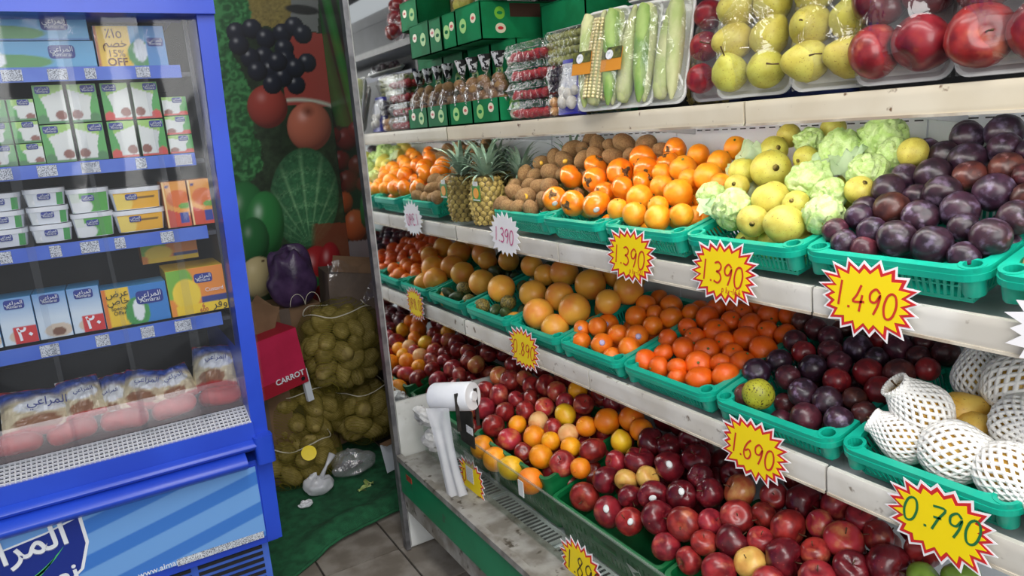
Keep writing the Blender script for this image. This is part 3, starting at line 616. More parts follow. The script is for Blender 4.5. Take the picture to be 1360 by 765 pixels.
for i in range(4):
    for j in range(4):
        x, y = 1.285 + .068 * i, .53 - .072 * j
        fruit('peach_pale', (x, y, 1.318 + .25 * (x - 1.27) + .004 * (j % 2)), .034, 'peach in the cut off basket, %s row from front, %s from left' % (ORD[i], ORD[j]), 'peaches at the right edge', 'peach', name='peach')
        fruit('apple_yellow', (x, .45 - .072 * j, .945 + .25 * (x - 1.27) + .004 * (j % 2)), .034, 'yellow apple in the last lower basket, %s row from front, %s from left' % (ORD[i], ORD[j]), 'yellow apples beyond the right edge', 'apple')
DA = {'apple': 'red apple', 'apple_dark': 'dark red apple', 'apple_blush': 'red and yellow apple', 'apple_yellow': 'yellow apple', 'peach_pale': 'pale peach coloured fruit', 'big_orange': 'large orange', 'lemon': 'yellow orange citrus', 'green_apple': 'green apple'}
CA = {'apple': 'apple', 'apple_dark': 'apple', 'apple_blush': 'apple', 'apple_yellow': 'apple', 'peach_pale': 'fruit', 'big_orange': 'orange', 'lemon': 'citrus', 'green_apple': 'apple'}
A1 = heap(APPLE1, ['apple', 'apple', 'apple', 'apple_blush'], DA, CA, 'the mixed apple heap', 'apples in the base', F1, .037, 'apple', 11)
O1 = heap(ORCH, ['big_orange'], DA, CA, 'the mixed apple heap', 'oranges in the base', seed=12, over={2: 'lemon', 7: 'peach_pale', 8: 'peach_pale', 17: 'lemon', 9: 'lemon'})
A2 = heap(APPLE2, ['apple_dark'], DA, CA, 'the dark apple crate', 'dark apples in the crate', F2, .038, 'apple_dark', 13, over={3: 'apple_yellow', 4: 'apple_yellow', 1: 'apple', 7: 'apple', 8: 'apple', 12: 'apple', 13: 'apple'})
for i in (5, 8, 10, 12, 14): sticker(A2[i], 'sticker_white', .2, (random.uniform(-.3, .2), random.uniform(-.2, .2), random.uniform(-.2, .3)))
A3 = heap(APPLE3, ['apple', 'apple', 'apple', 'apple_dark'], DA, CA, 'the corner apple heap', 'apples at the lower right', F3, .037, 'apple', 14,
          over={1: 'apple_blush', 10: 'apple_yellow', 18: 'apple_blush', 19: 'apple_dark', 15: 'apple_dark', 14: 'apple_dark', 27: 'green_apple', 28: 'green_apple', 17: 'apple_blush', 0: 'apple_dark'})

# ------------------------------------------------------------------ pears in tissue, pears in foam nets
def crumple(seed, amp=.17, ruff=.5, n=44, m=30):
    o = Vector((seed * 5.3, seed, -seed))
    def fn(u, v):
        a = 2 * math.pi * u; b = math.pi * v; d = Vector((math.sin(b) * math.cos(a), math.sin(b) * math.sin(a), -math.cos(b)))
        k = 1.10 - amp * (1 - min(1, abs(noise.noise(d * 1.9 + o)) * 2.2)) ** 2 + .10 * noise.noise(d * 1.3 - o) - .07 * (1 - min(1, abs(noise.noise(d * 4.3 + o)) * 2.5)) ** 2
        if v > .86: k += ruff * (v - .86) * 6 * (.4 + .6 * abs(noise.noise(d * 5 + o)))
        p = d * k; p.z *= .95
        return tuple(p)
    return MB().surf(fn, n, m, closed=True).mesh('tissue_wrap', 'tissue', 35)
WRAPM = [crumple(i + 1) for i in range(4)]
rnd = random.Random(21)
spots = ['lying in front of the pear pile', 'at the front right corner beside the plums', 'at the front left corner beside the oranges', 'at the centre back of the pile', 'at the top right under the upper shelf', 'right of the centre of the pile',
         'small and flat between two larger ones', 'at the far right edge beside a yellow pear', 'at the back left of the pile', 'crumpled against the oranges at the left rim']
for i, (x, y, z, r) in enumerate(P4(WRAP)):
    t = thing('wrapped_pear', 'pear in pale green tissue ' + spots[i], 'wrapped pear', (x, y, z), (rnd.uniform(-1, 1), rnd.uniform(-1.4, .2), rnd.uniform(0, 6)), 'tissue wrapped pears')
    put('tissue_wrap', WRAPM[i % 4], t, scale=r); put('pear', KIND['pear']['me'][0], t, scale=r * .86)
def sheet(seed, w, h, amp=.03):
    o = Vector((seed, seed * 2.3, 0))
    def fn(u, v):
        p = Vector(((u - .5) * w, (v - .5) * h, 0)); q = Vector((u * 3, v * 3, seed)) 
        return (p.x + .012 * noise.noise(q * 2), p.y + .012 * noise.noise(q * 2 + o), amp * noise.noise(q + o) + amp * .6 * abs(noise.noise(q * 3 + o)) - .35 * (abs(p.x) + abs(p.y)))
    me = MB().surf(fn, 20, 20).mesh('tissue_sheet', 'tissue_sheer', 60)
    return me
for i, (p, rot, w, h, lab) in enumerate([((1.425, 1.262, 1.46), (R_(62), R_(10), R_(-75)), .09, .15, 'tall sheer green tissue sheet standing between oranges and pears'),
                                   ((1.335, 1.245, 1.385), (R_(25), R_(-30), R_(40)), .11, .11, 'crumpled pale tissue sheet over the left rim of the pear basket'),
                                   ((1.47, 1.03, 1.50), (R_(15), R_(-35), R_(10)), .12, .11, 'sheer green tissue draped over the back of the pears'),
                                   ((1.50, .93, 1.46), (R_(-20), R_(-30), R_(60)), .12, .10, 'sheer green tissue hanging between the pears and the plums'),
                                   ((1.36, 1.0, 1.395), (R_(15), R_(-35), R_(20)), .10, .09, 'crumpled green tissue tucked in the middle of the pears')]):
    o = tag(put('tissue_sheet', sheet(i + 2.5, w, h), None, p, rot), lab, 'tissue', 'loose tissue sheets')

pm('foam', srgb(255, 253, 248), srgb(254, 252, 248), 30, .7, rnd=.02)
pm('yellow_pear', srgb(238, 200, 96), srgb(228, 178, 72), 14, .42, .04, 60, c3=srgb(170, 120, 60), s3=110, lo3=.64, hi3=.72, u=.1)
def pear_prof():
    pts = [(0, -.88), (.28, -.93), (.6, -.82), (.86, -.5), (.95, -.1), (.86, .3), (.66, .66), (.5, .95), (.36, 1.15), (.18, 1.24), (0, 1.25)]
    return pts
PEARM = fmesh('yellow_pear', 'yellow_pear', pear_prof(), wob(.04, 1.2, 41), 18)
def net_mesh():
    pr = [(.30, -.98), (.62, -.9), (.90, -.55), (1.03, -.12), (.95, .30), (.76, .68), (.60, .98), (.47, 1.2), (.50, 1.38)]
    mb = MB(); n = 20; rows = 15; P = {}
    def at(t):
        k = t * (len(pr) - 1); i = min(int(k), len(pr) - 2); f = k - i; return lerp(pr[i][0], pr[i + 1][0], f), lerp(pr[i][1], pr[i + 1][1], f)
    for j in range(rows + 1):
        r, z = at(j / rows)
        for i in range(n):
            a = 2 * math.pi * (i + .5 * (j % 2)) / n; P[i, j] = Vector((r * math.cos(a), r * math.sin(a), z))
    for j in range(rows):
        for i in range(n):
            for q in (((i + (j % 2)) % n), ((i - 1 + (j % 2)) % n)):
                mb.tube([P[i, j], P[q, j + 1]], .078, 4, False)
    return mb.mesh('foam_net', 'foam', True)
NETM = net_mesh()
PSTEM = MB().tube([(0, 0, 1.2), (.03, .02, 1.5), (.12, .05, 1.75)], [.04, .03, .05], 5).mesh('stem', 'stem', True)
foam = [((1.318, .735, 1.010), (-.5, .5, .72), .052, 'standing upright against the plum basket'), ((1.285, .748, .957), (-.2, .9, .35), .046, 'at the front left corner'),
        ((1.285, .650, .962), (.1, -1, .1), .055, 'lying across the middle of the front rim'), ((1.278, .556, .958), (-.3, -.7, -.2), .052, 'at the front right corner'),
        ((1.44, .62, 1.060), (.4, -.4, .6), .060, 'largest, at the back right of the pile'), ((1.365, .575, 1.015), (-.5, -.6, .2), .054, 'behind the front right one'),
        ((1.47, .705, 1.045), (.3, .2, .8), .050, 'at the back left of the pile'), ((1.335, .53, .975), (.2, -.9, .1), .048, 'at the right rim of the basket')]
for i, (p, ax, r, lab) in enumerate(foam):
    t = thing('netted_pear', 'pear in white foam net ' + lab, 'pear', p, Vector(ax).to_track_quat('Z', 'Y').to_euler(), 'pears in foam nets')
    put('pear', PEARM, t, scale=r * .95); put('foam_net', NETM, t, scale=r); put('stem', PSTEM, t, scale=r * .9)
for i, (p, lab) in enumerate([((1.385, .695, 1.0), 'bare yellow pear behind the upright netted pear'), ((1.36, .655, .985), 'small bare yellow pear low in the foam net basket')]):
    t = thing('yellow_pear', lab, 'pear', p, (1.2, .3 + i, .4), 'bare pears among the nets'); put('pear', PEARM, t, scale=.042 - .008 * i); put('stem', PSTEM, t, scale=.04)

# ------------------------------------------------------------------ pineapples
pm('pine_skin', srgb(120, 104, 60), srgb(90, 76, 44), 30, .6, .2, 60, rnd=.1)
pm('pine_eye', srgb(196, 172, 96), srgb(150, 128, 66), 30, .6, .2, 60, rnd=.05)
pm('pine_leaf', srgb(150, 172, 152), srgb(112, 140, 118), 20, .5, rnd=.06)
def pineapple(label, loc, rot, s=1.0, crown=True, seed=0):
    rd = random.Random(seed); t = thing('pineapple', label, 'pineapple', loc, rot, 'pineapples'); t.scale = (s, s, s)
    prof = [(.028, 0), (.046, .008), (.056, .045), (.058, .085), (.052, .13), (.038, .158), (.015, .166), (0, .166)]
    sk = put('skin', MB().lathe(prof, 20).mesh('skin', 'pine_skin', True), t)
    ey = MB()
    def rad(z):
        for (r0, z0), (r1, z1) in zip(prof, prof[1:]):
            if z0 <= z <= z1 and z1 > z0: return lerp(r0, r1, (z - z0) / (z1 - z0))
        return .02
    for j in range(10):
        z = .012 + j * .0155
        for i in range(13):
            a = 2 * math.pi * (i + .5 * (j % 2)) / 13; r = rad(z)
            Mx = Matrix.Rotation(a, 4, 'Z') @ Matrix.Translation((r - .0015, 0, z)) @ Matrix.Rotation(R_(90), 4, 'Y')
            ey.lathe([(.0115 * min(1, r / .05), 0), (.009 * min(1, r / .05), .004), (.003, .0052), (.0015, .009), (0, .009)], 6, Mx)
    o = ey.build('rind_eyes', 'pine_eye', sk, 50, fix=False); o['kind'] = 'stuff'
    if crown:
        cr = None; k = 0
        for ring, (n, el, ln) in enumerate(((9, 25, .08), (9, 42, .11), (8, 58, .125), (7, 72, .13), (4, 84, .135))):
            for i in range(n):
                a = 2 * math.pi * (i + rd.random() * .5) / n; e = R_(el + rd.uniform(-8, 8)); L = ln * rd.uniform(.85, 1.15); mb = MB(); vs = []; m = 6
                for q in range(m + 1):
                    tq = q / m; ee = e - .5 * tq * tq; rr = .012 + L * tq * math.cos(ee); zz = .158 + L * tq * math.sin(ee) + ring * .006; w = .011 * (1 - tq) ** .7
                    for s2, dz in ((-1, .004), (0, 0), (1, .004)): 
                        vs.append((rr * math.cos(a) - s2 * w * math.sin(a), rr * math.sin(a) + s2 * w * math.cos(a), zz + dz * (1 - tq)))
                mb.add(vs, [(q * 3 + j, q * 3 + j + 1, q * 3 + j + 4, q * 3 + j + 3) for q in range(m) for j in (0, 1)])
                mb.build('crown_leaf', 'pine_leaf', t, True, fix=False)
    return t
pineapple('upright pineapple with a green hang tag standing beside the kiwi basket', (1.305, 2.365, 1.247), (0, 0, 0), 1.12, seed=1)
pineapple('upright pineapple with spread grey crown behind the tagged pineapple', (1.43, 2.32, 1.247), (0, .05, 1), 1.02, seed=2)
pineapple('rearmost upright pineapple against the white back wall', (1.57, 2.20, 1.247), (0, -.04, 2), 1.04, seed=3)
pineapple('pineapple behind the kiwi basket, half hidden by kiwis', (1.585, 2.02, 1.247), (0, -.04, 4), 1.0, seed=4)
pm('tag_green', srgb(70, 150, 50), srgb(50, 128, 40), 40, .4)
pm('tag_orange', srgb(240, 160, 40), rough=.4)
ht = thing('hang_tag', 'small green hang tag with an orange fruit print on the pineapple', 'tag', (1.237, 2.325, 1.372), (0, 0, 0))
MT = Matrix.Rotation(R_(-90), 4, 'Z') @ Matrix.Rotation(R_(90), 4, 'X')
MB().box((0, 0, 0), (.058, .058, .001), MT).build('card', 'tag_green', ht); MB().lathe([(.019, 0), (.019, .0022)], 20, MT).build('print', 'tag_orange', ht)
MB().box((0, -.024, .001), (.05, .004, .0006), MT).build('lettering', 'sticker_white', ht)
MB().box((-.002, .034, .001), (.035, .016, .001), MT).build('tape', 'sticker_white', ht)

# ------------------------------------------------------------------ price stars
pm('star_white', srgb(246, 244, 246), rough=.45)
pm('star_red', srgb(206, 40, 44), rough=.45)
pm('star_yellow', srgb(252, 222, 8), rough=.45)
pm('ink_red', srgb(206, 52, 34), rough=.5)
pm('ink_magenta', srgb(196, 60, 130), rough=.5)
pm('ink_green', srgb(30, 112, 60), rough=.5)
pm('ink_dark', srgb(80, 56, 26), rough=.5)
DIG = {'0': [[(.5, 1), (.2, .85), (.05, .45), (.2, .08), (.5, 0), (.8, .15), (.95, .55), (.8, .9), (.5, 1)]], '1': [[(.45, 1), (.42, .5), (.4, 0)]],
       '2': [[(.1, .8), (.4, 1), (.8, .85), (.75, .55), (.1, .02), (.95, .06)]],
       '3': [[(.08, .92), (.5, 1), (.85, .82), (.7, .6), (.35, .54), (.75, .45), (.92, .2), (.6, 0), (.1, .08)]], '4': [[(.55, 1), (.3, .6), (.05, .32), (.95, .36)], [(.72, .62), (.62, -.05)]],
       '5': [[(.85, .98), (.25, .96), (.18, .58), (.6, .6), (.88, .36), (.6, .02), (.1, .06)]],
       '6': [[(.75, 1), (.35, .75), (.08, .35), (.25, .03), (.65, .02), (.85, .28), (.6, .5), (.2, .36)]], '7': [[(.05, .95), (.9, .96), (.55, .5), (.25, 0)], [(.2, .52), (.75, .55)]],
       '8': [[(.8, .85), (.45, 1), (.2, .8), (.5, .55), (.85, .3), (.5, 0), (.15, .22), (.45, .52), (.8, .85)]], '9': [[(.85, .85), (.5, 1), (.12, .8), (.2, .52), (.6, .5), (.88, .8), (.8, .4), (.55, 0)]],
       '.': [[(.4, .04), (.6, .04)]], '-': [[(.1, .45), (.9, .45)]], 'p': [[(.2, .65), (.2, -.4)], [(.2, .55), (.6, .68), (.85, .4), (.5, .05), (.2, .15)]], 'l': [[(.5, 1), (.5, 0)]], 'u': [[(.1, .65), (.15, .1), (.6, .05), (.85, .6), (.9, 0)]]}
def hand(body, size, m, parent, x0, y0, step=.62, w=.0022, slant=.12, drop=0.0):
    cx = x0
    for ch in body:
        for st in DIG[ch]:
            P = [Vector(((p[0] * .52 + p[1] * slant) * size + cx, p[1] * size + y0 + drop * (cx - x0), 0)) for p in st]; Q = []
            for i in range(len(P) - 1):
                a, b, c, d = P[max(i - 1, 0)], P[i], P[i + 1], P[min(i + 2, len(P) - 1)]
                for k in range(4):
                    t = k / 4; Q.append(.5 * ((2 * b) + (c - a) * t + (2 * a - 5 * b + 4 * c - d) * t * t + (3 * b - a - 3 * c + d) * t ** 3))
            Q.append(P[-1]); vs = []
            for i, q in enumerate(Q):
                tt = Q[min(i + 1, len(Q) - 1)] - Q[max(i - 1, 0)]; nn = Vector((-tt.y, tt.x, 0)).normalized() * w
                vs += [(q.x + nn.x, q.y + nn.y, .0022), (q.x - nn.x, q.y - nn.y, .0022)]
            MB().add(vs, [(2 * i, 2 * i + 1, 2 * i + 3, 2 * i + 2) for i in range(len(Q) - 1)]).build('digit_stroke' if ch != '.' else 'dot', m, parent, fix=False)
        cx += size * (step if ch not in '.1l-' else step * .62)
def star(label, y, z, body, ink, x=1.198, w=.2, h=.15, plain=False, seed=0, roll=0, yaw=0, size=.048, plu=None, tx=-.066, ty=-.022, drop=-.08, lean=0):
    rd = random.Random(seed + 31)
    # local x to the viewer's right (-Y), local y up, local z out of the shelf (-X)
    t = thing('price_star', label, 'price tag', (x, y, z)); B = Matrix(((0, 0, -1), (-1, 0, 0), (0, 1, 0)))
    t.rotation_euler = (Matrix.Rotation(R_(yaw), 3, 'Z') @ B @ Matrix.Rotation(R_(roll), 3, 'Z') @ Matrix.Rotation(R_(lean), 3, 'X')).to_euler()
    t['group'] = 'starburst price tags'
    n = 20; base = []
    for k in range(2 * n):
        a = math.pi * k / n + .08; s = (1.0 + rd.uniform(-.05, .09)) if k % 2 == 0 else .80 + rd.uniform(-.02, .02)
        c, sn = math.cos(a), math.sin(a); e = (abs(c) ** 2.6 + abs(sn) ** 2.6) ** (-1 / 2.6)
        base.append((c * s * e * w / 2 * .97, sn * s * e * h / 2 * .97))
    def lay(k, off): return [(x0 * k, y0 * (k - off)) for x0, y0 in base]
    MB().prism(lay(1, 0), -.001, 0).build('card', 'star_white', t)
    if not plain:
        MB().prism(lay(.93, .02), 0, .0008).build('red_print', 'star_red', t); MB().prism(lay(.82, .03), .0008, .0015).build('yellow_print', 'star_yellow', t)
    hand(body, size, ink, t, tx, ty, drop=drop)
    if plu: hand(plu, .014, ink, t, -.004, -.045, step=.7, w=.0008, drop=-.03)
    return t
star('white starburst price tag reading 1.390 in pink below the kiwis', 2.076, 1.248, '1.390', 'ink_magenta', plain=True, seed=1)
star('yellow starburst price tag reading 1.390 plu-121 below the oranges', 1.437, 1.249, '1.390', 'ink_red', seed=2, plu='plu-121')
star('yellow starburst price tag reading 1.390 plu-164 below the pears', 1.121, 1.248, '1.390', 'ink_red', seed=3, plu='plu-164')
star('yellow starburst price tag reading 1.490 below the dark plums', .777, 1.244, '1.490', 'ink_red', seed=4, drop=-.12, ty=-.018)
star('white starburst tag cut off by the right edge of the photo', .445, 1.244, '', 'ink_magenta', plain=True, seed=5)
star('yellow starburst price tag reading 0.890 below the grapefruits', 2.007, .865, '0.890', 'ink_red', seed=6, h=.155, drop=-.05)
star('yellow starburst price tag reading 1.690 below the reddish plums', 1.037, .852, '1.690', 'ink_red', seed=7, h=.155, drop=-.1)
star('yellow starburst price tag reading 0.790 in green below the netted pears', .626, .862, '0.790', 'ink_green', seed=8, h=.155, ty=-.016, drop=.02)
t = star('yellow starburst tag with a white sticker on the low glass', 2.047, .44, '0', 'ink_red', x=.979, seed=9, h=.165, w=.19)
MB().box((-.005, .02, .0035), (.05, .055, .0008)).build('white_sticker', 'sticker_white', t)
star('yellow starburst tag reading 1.890 on the low glass at the bottom edge', 1.427, .432, '1.890', 'ink_dark', x=.979, seed=10, size=.06, h=.165)
MB().box((.0, .075, .003), (.07, .05, .0006), None).build('clear_tape', 'glass_hazy', t)

# ------------------------------------------------------------------ goods on the top shelf
S1 = 1.616
pm('carton_green', srgb(20, 134, 82), srgb(16, 116, 68), 10, .7, spec=.2, rnd=.05)
pm('carton_dark', srgb(70, 44, 30), rough=.8)
pm('badge_cream', srgb(236, 226, 196), rough=.4)
pm('badge_lime', srgb(120, 190, 60), rough=.4)
pm('foam_white', srgb(240, 240, 238), srgb(230, 230, 228), 20, .55)
pm('label_white', srgb(240, 240, 242), srgb(200, 204, 214), 140, .45, lo=.52, hi=.6)
pm('tray_blue', srgb(64, 62, 178), srgb(54, 52, 164), 12, .35)
pm('navy', srgb(24, 40, 92), srgb(18, 28, 66), 10, .45)
pm('strawberry', srgb(196, 40, 44), srgb(160, 26, 36), 40, .4, .3, 160, rnd=.1, u=.1)
pm('grape_green', srgb(176, 178, 92), srgb(150, 154, 70), 20, .3, rnd=.1, coat=.2, u=.1)
pm('grape_black', srgb(52, 30, 40), srgb(36, 22, 30), 20, .35, rnd=.1, u=.1)
pm('mushroom', srgb(232, 228, 218), srgb(214, 208, 194), 16, .6, rnd=.05, u=.1)
pm('husk', srgb(214, 216, 160), srgb(184, 200, 124), 20, .55, .15, 60, rnd=.08, u=.1)
pm('leafy', srgb(120, 160, 74), srgb(170, 196, 110), 20, .5, .15, 60, u=.1)
pm('kernel', srgb(244, 232, 184), srgb(236, 216, 150), 30, .4, rnd=.05, u=.1)
pm('pomegranate', srgb(176, 36, 48), srgb(130, 24, 40), 16, .35, rnd=.1, coat=.2, u=.1)
pm('corn_label', srgb(214, 140, 40), rough=.5)
pm('corn_label_dark', srgb(50, 60, 36), srgb(120, 120, 50), 60, .5)
film('cling', (1, 1, 1, 1), .22, .06, .02, bump=.5, bscale=18)
film('clam', (.98, .98, .98, 1), .18, .08, .015, bump=.25, bscale=40)
def badge(par, x, y, z, face, r=.018, m='badge_cream', sq=.8, inner='star_red'):
    Mx = Matrix.Translation((x, y, z)) @ (Matrix.Rotation(R_(-90), 4, 'Y') if face == 'x' else Matrix.Rotation(R_(90), 4, 'X'))
    D = Matrix.Diagonal((1, 1, 1, 1)) if face != 'x' else Matrix.Diagonal((1, 1, 1, 1))
    b = MB().lathe([(r, 0), (r, .0006)], 18, Mx @ Matrix.Diagonal((sq if face == 'x' else 1, 1 if face == 'x' else sq, 1, 1))).build('printed_badge', m, par)
    MB().lathe([(r * .55, 0), (r * .55, .001)], 12, Mx @ Matrix.Diagonal((.5 if face == 'x' else 1, 1 if face == 'x' else .5, 1, 1))).build('badge_print', inner, b)
def carton(label, y0, y1, x0, x1, z0, z1, open_top=False, win=False):
    cx, cy = (x0 + x1) / 2, (y0 + y1) / 2; t = thing('fruit_carton', label, 'carton', (x0, cy, z0), group='green kiwi cartons')
    mb = MB(); w, d, h = x1 - x0, y1 - y0, z1 - z0; th = .004
    mb.box((w / 2, 0, th / 2), (w, d, th)); mb.box((th / 2, 0, h / 2), (th, d, h)); mb.box((w - th / 2, 0, h / 2), (th, d, h)); mb.box((w / 2, d / 2 - th / 2, h / 2), (w, th, h)); mb.box((w / 2, -d / 2 + th / 2, h / 2), (w, th, h))
    if not open_top: mb.box((w / 2, 0, h), (w, d, th))
    mb.build('body', 'carton_green', t)
    badge(t, -.0006, -d * .22, h * .62, 'x', .019); badge(t, -.0006, d * .2, h * .5, 'x', .024, 'badge_lime', 1.0, 'carton_green')
    if w > .1:
        badge(t, w * .22, -d / 2 - .0006, h * .7, 'y', .02, 'badge_lime', 1.0, 'carton_green'); badge(t, w * .22, -d / 2 - .0006, h * .3, 'y', .02); badge(t, w * .8, -d / 2 - .0006, h * .3, 'y', .018)
    if win: MB().box((w * .52, -d / 2 - .001, h * .78), (w * .36, .002, h * .36)).build('window', 'carton_dark', t)
    return t
carton('low green kiwi carton on the upper shelf beside the mirror', 2.275, 2.448, 1.222, 1.50, S1, S1 + .078, True)
carton('low green kiwi carton next to the stacked strawberry boxes', 2.092, 2.27, 1.222, 1.50, S1, S1 + .078, True)
carton('green carton behind the bagged kiwis beside the mirror', 2.275, 2.44, 1.31, 1.56, S1 + .08, S1 + .262)
carton('green carton behind the bagged kiwis near the strawberries', 2.10, 2.268, 1.31, 1.56, S1 + .08, S1 + .262)
carton('upper green carton touching the mirror', 2.352, 2.452, 1.225, 1.54, S1 + .266, S1 + .382)
carton('upper green carton with a cut out window in its side', 2.172, 2.348, 1.225, 1.56, S1 + .266, S1 + .386, win=True)
carton('topmost green carton half cut by the upper edge of the photo', 2.0, 2.165, 1.27, 1.42, S1 + .389, S1 + .50)
carton('green carton standing upright behind the strawberry boxes', 1.84, 2.08, 1.40, 1.60, S1, S1 + .355)
pm('stripe_net', srgb(30, 28, 28), srgb(220, 220, 220), 60, .4, lo=.48, hi=.52)
KM = KIND['kiwi']['me'][0]
film('net_film', (.95, .88, .82, 1), .3, .1, .05, (.5, .4, .3, 1), bump=.6, bscale=40)
for q, (y, lab) in enumerate([(2.40, 'touching the mirror'), (2.315, 'second from the mirror'), (2.225, 'in the second carton'), (2.135, 'next to the strawberries')]):
    b = thing('kiwi_bag', 'clear bag of brown kiwis with a striped top ' + lab, 'bag', (1.262, y, S1 + .02), group='bagged kiwis')
    rd = random.Random(q)
    sh = MB().surf(lambda u, v: ((.036 * (math.sin(math.pi * min(1, v * 1.15 + .06)) ** .6) + .006) * math.cos(2 * math.pi * u), (.041 * (math.sin(math.pi * min(1, v * 1.15 + .06)) ** .6) + .006) * math.sin(2 * math.pi * u) * (1 + .1 * math.sin(9 * u + q)), v * .17), 18, 14, closed=True).mesh('bag_film', 'net_film', True)
    put('bag_film', sh, b)
    MB().surf(lambda u, v: ((.010 + .012 * v + .004 * math.sin(20 * u)) * math.cos(2 * math.pi * u), (.012 + .018 * v + .004 * math.sin(26 * u)) * math.sin(2 * math.pi * u), .155 + .05 * v), 16, 5, closed=True).build('striped_top', 'stripe_net', b, True, fix=False)
    for k in range(5):
        o = tag(put('kiwi', KM, None, (1.262 + rd.uniform(-.012, .006), y + (-1) ** k * .016, S1 + .045 + k * .024), (rd.uniform(0, 3), rd.uniform(0, 3), 0), .022), '%s kiwi from the bottom in the striped bag %s' % (ORD[k], lab), 'kiwi', 'kiwis in the striped bags')
# clamshell punnets
BERRY = fmesh('strawberry', 'strawberry', [(0, -1.1), (.3, -.95), (.7, -.3), (.85, .25), (.7, .65), (.3, .8), (0, .78)], wob(.06, 1.4, 51), 10)
BLEAF = MB().lathe([(.55, .72), (.3, .86), (0, .9)], 6).mesh('leaf_cap', 'stem_green', True)
GRP = fmesh('green_grape', 'grape_green', ball_prof(8), wob(.04, 1.2, 52, sq=(.9, .9, 1.1)), 10)
GBK = fmesh('black_grape', 'grape_black', ball_prof(8), wob(.04, 1.2, 53), 10)
def clam_mesh(w, d, h):
    lo = [rrect(w * .88, d * .88, .015, 3), rrect(w, d, .018, 3), rrect(w, d, .018, 3), rrect(w * .9, d * .9, .018, 3)]; zs = [.001, h * .62, h * .66, h]
    mb = MB(); k = len(lo[0]); vs = [(x, y, z) for lp, z in zip(lo, zs) for x, y in lp]
    mb.add(vs, [(j * k + i, j * k + (i + 1) % k, (j + 1) * k + (i + 1) % k, (j + 1) * k + i) for j in range(3) for i in range(k)] + [tuple(range(k))[::-1], tuple(range(3 * k, 4 * k))])
    me = mb.mesh('clear_box', 'clam', 30); rm = MB().ring(rrect(w + .008, d + .008, .02, 3), rrect(w - .002, d - .002, .018, 3), h * .62, h * .65).mesh('rim', 'clam'); return me, rm
def punnet(label, x, y, z, w, d, h, kind, n, rs, rot=0, tilt=0, seed=0, lab=None):
    t = thing('clear_punnet', label, 'punnet', (x, y, z), (0, tilt, rot), 'clear fruit punnets'); a, b = clam_mesh(w, d, h); put('clear_box', a, t); put('rim', b, t)
    if lab: MB().box((-w * .3, 0, h + .0008), (w * .3, d * .7, .0008)).build('paper_label', 'label_white', t)
    rd = random.Random(seed); nx = max(2, int(w / (rs * 2))); ny = max(2, int(d / (rs * 2))); c = 0; bm_ = bpy.data.objects
    M4 = Matrix.Translation((x, y, z)) @ Euler((0, tilt, rot)).to_matrix().to_4x4()
    for k in range(max(1, int((h - .006) / (rs * 1.75)))):
        for i in range(nx):
            for j in range(ny):
                if 0 < i < nx - 1 and 0 < j < ny - 1 and k < int((h - .006) / (rs * 1.75)) - 1: continue
                p = M4 @ Vector((-w * .42 + rs + (w * .84 - 2 * rs) * i / max(1, nx - 1), -d * .42 + rs + (d * .84 - 2 * rs) * j / max(1, ny - 1), rs + .003 + k * rs * 1.75))
                me = {'strawberry': BERRY, 'green_grape': GRP, 'black_grape': GBK, 'pale_berry': KIND['peach_pale']['me'][0]}[kind]
                o = put(kind, me, None, p, (rd.uniform(0, 3), rd.uniform(0, 3), rd.uniform(0, 3)), rs * rd.uniform(.95, 1.1))
                nm = {'strawberry': 'strawberry', 'green_grape': 'green grape', 'black_grape': 'dark grape', 'pale_berry': 'pale round berry'}[kind]
                tag(o, '%s inside the %s' % (nm, label), nm.split()[-1], '%ss in the %s' % (nm, label))
                if kind == 'strawberry' and rd.random() < .3: put('leaf_cap', BLEAF, o)
    return t
for k in range(4):
    punnet(['bottom strawberry punnet', 'second strawberry punnet from below', 'third strawberry punnet from below', 'topmost strawberry punnet'][k] + ' of the stack', 1.285 + .004 * (k % 2), 1.945 + .008 * (k % 2), S1 + .0575 * k, .11, .235, .056, 'strawberry', 0, .0165, seed=k)
punnet('small punnet of dark berries under the grapes', 1.262, 1.785, S1 + .067, .07, .09, .075, 'black_grape', 0, .012, seed=9)
punnet('small punnet of pale berries beside the mushrooms', 1.262, 1.79, S1, .07, .08, .064, 'pale_berry', 0, .014, seed=10)
punnet('wide punnet of green grapes with paper label', 1.33, 1.775, S1 + .146, .14, .235, .095, 'green_grape', 0, .0125, seed=11, lab=True)
punnet('lower hidden punnet of green grapes', 1.37, 1.76, S1, .13, .2, .142, 'green_grape', 0, .0145, seed=12)
# mushrooms on a blue tray
mt = thing('mushroom_tray', 'blue tray of white mushrooms with a paper label beside the corn', 'tray', (1.222, 1.712, S1 + .002), (0, R_(10), 0))
MB().rbox((.016, 0, .078), (.034, .105, .152), .012).build('tray', 'tray_blue', mt, 40)
MB().box((-.0025, .004, .105), (.002, .072, .075)).build('paper_label', 'label_white', mt)
for i, (y, z, r) in enumerate(((-.022, .035, .02), (.02, .04, .021), (0, .058, .019), (.03, .068, .015), (-.03, .068, .015))):
    m = put('mushroom', fmesh('mushroom', 'mushroom', ball_prof(8), wob(.08, 1.2, 60 + i, sq=(.7, 1, .95)), 12), None, (1.216 + .18 * z, 1.712 + y, S1 + z), None, r)
    tag(m, ['lower right', 'lower left', 'middle', 'upper left', 'upper right'][i] + ' white mushroom on the blue tray', 'mushroom', 'mushrooms on the blue tray')
MB().surf(lambda u, v: (-.022 * (math.sin(math.pi * u) * math.sin(math.pi * v)) ** .5, (u - .5) * .098, .006 + v * .14), 14, 14).build('cling_film', 'cling', mt, True, fix=False)
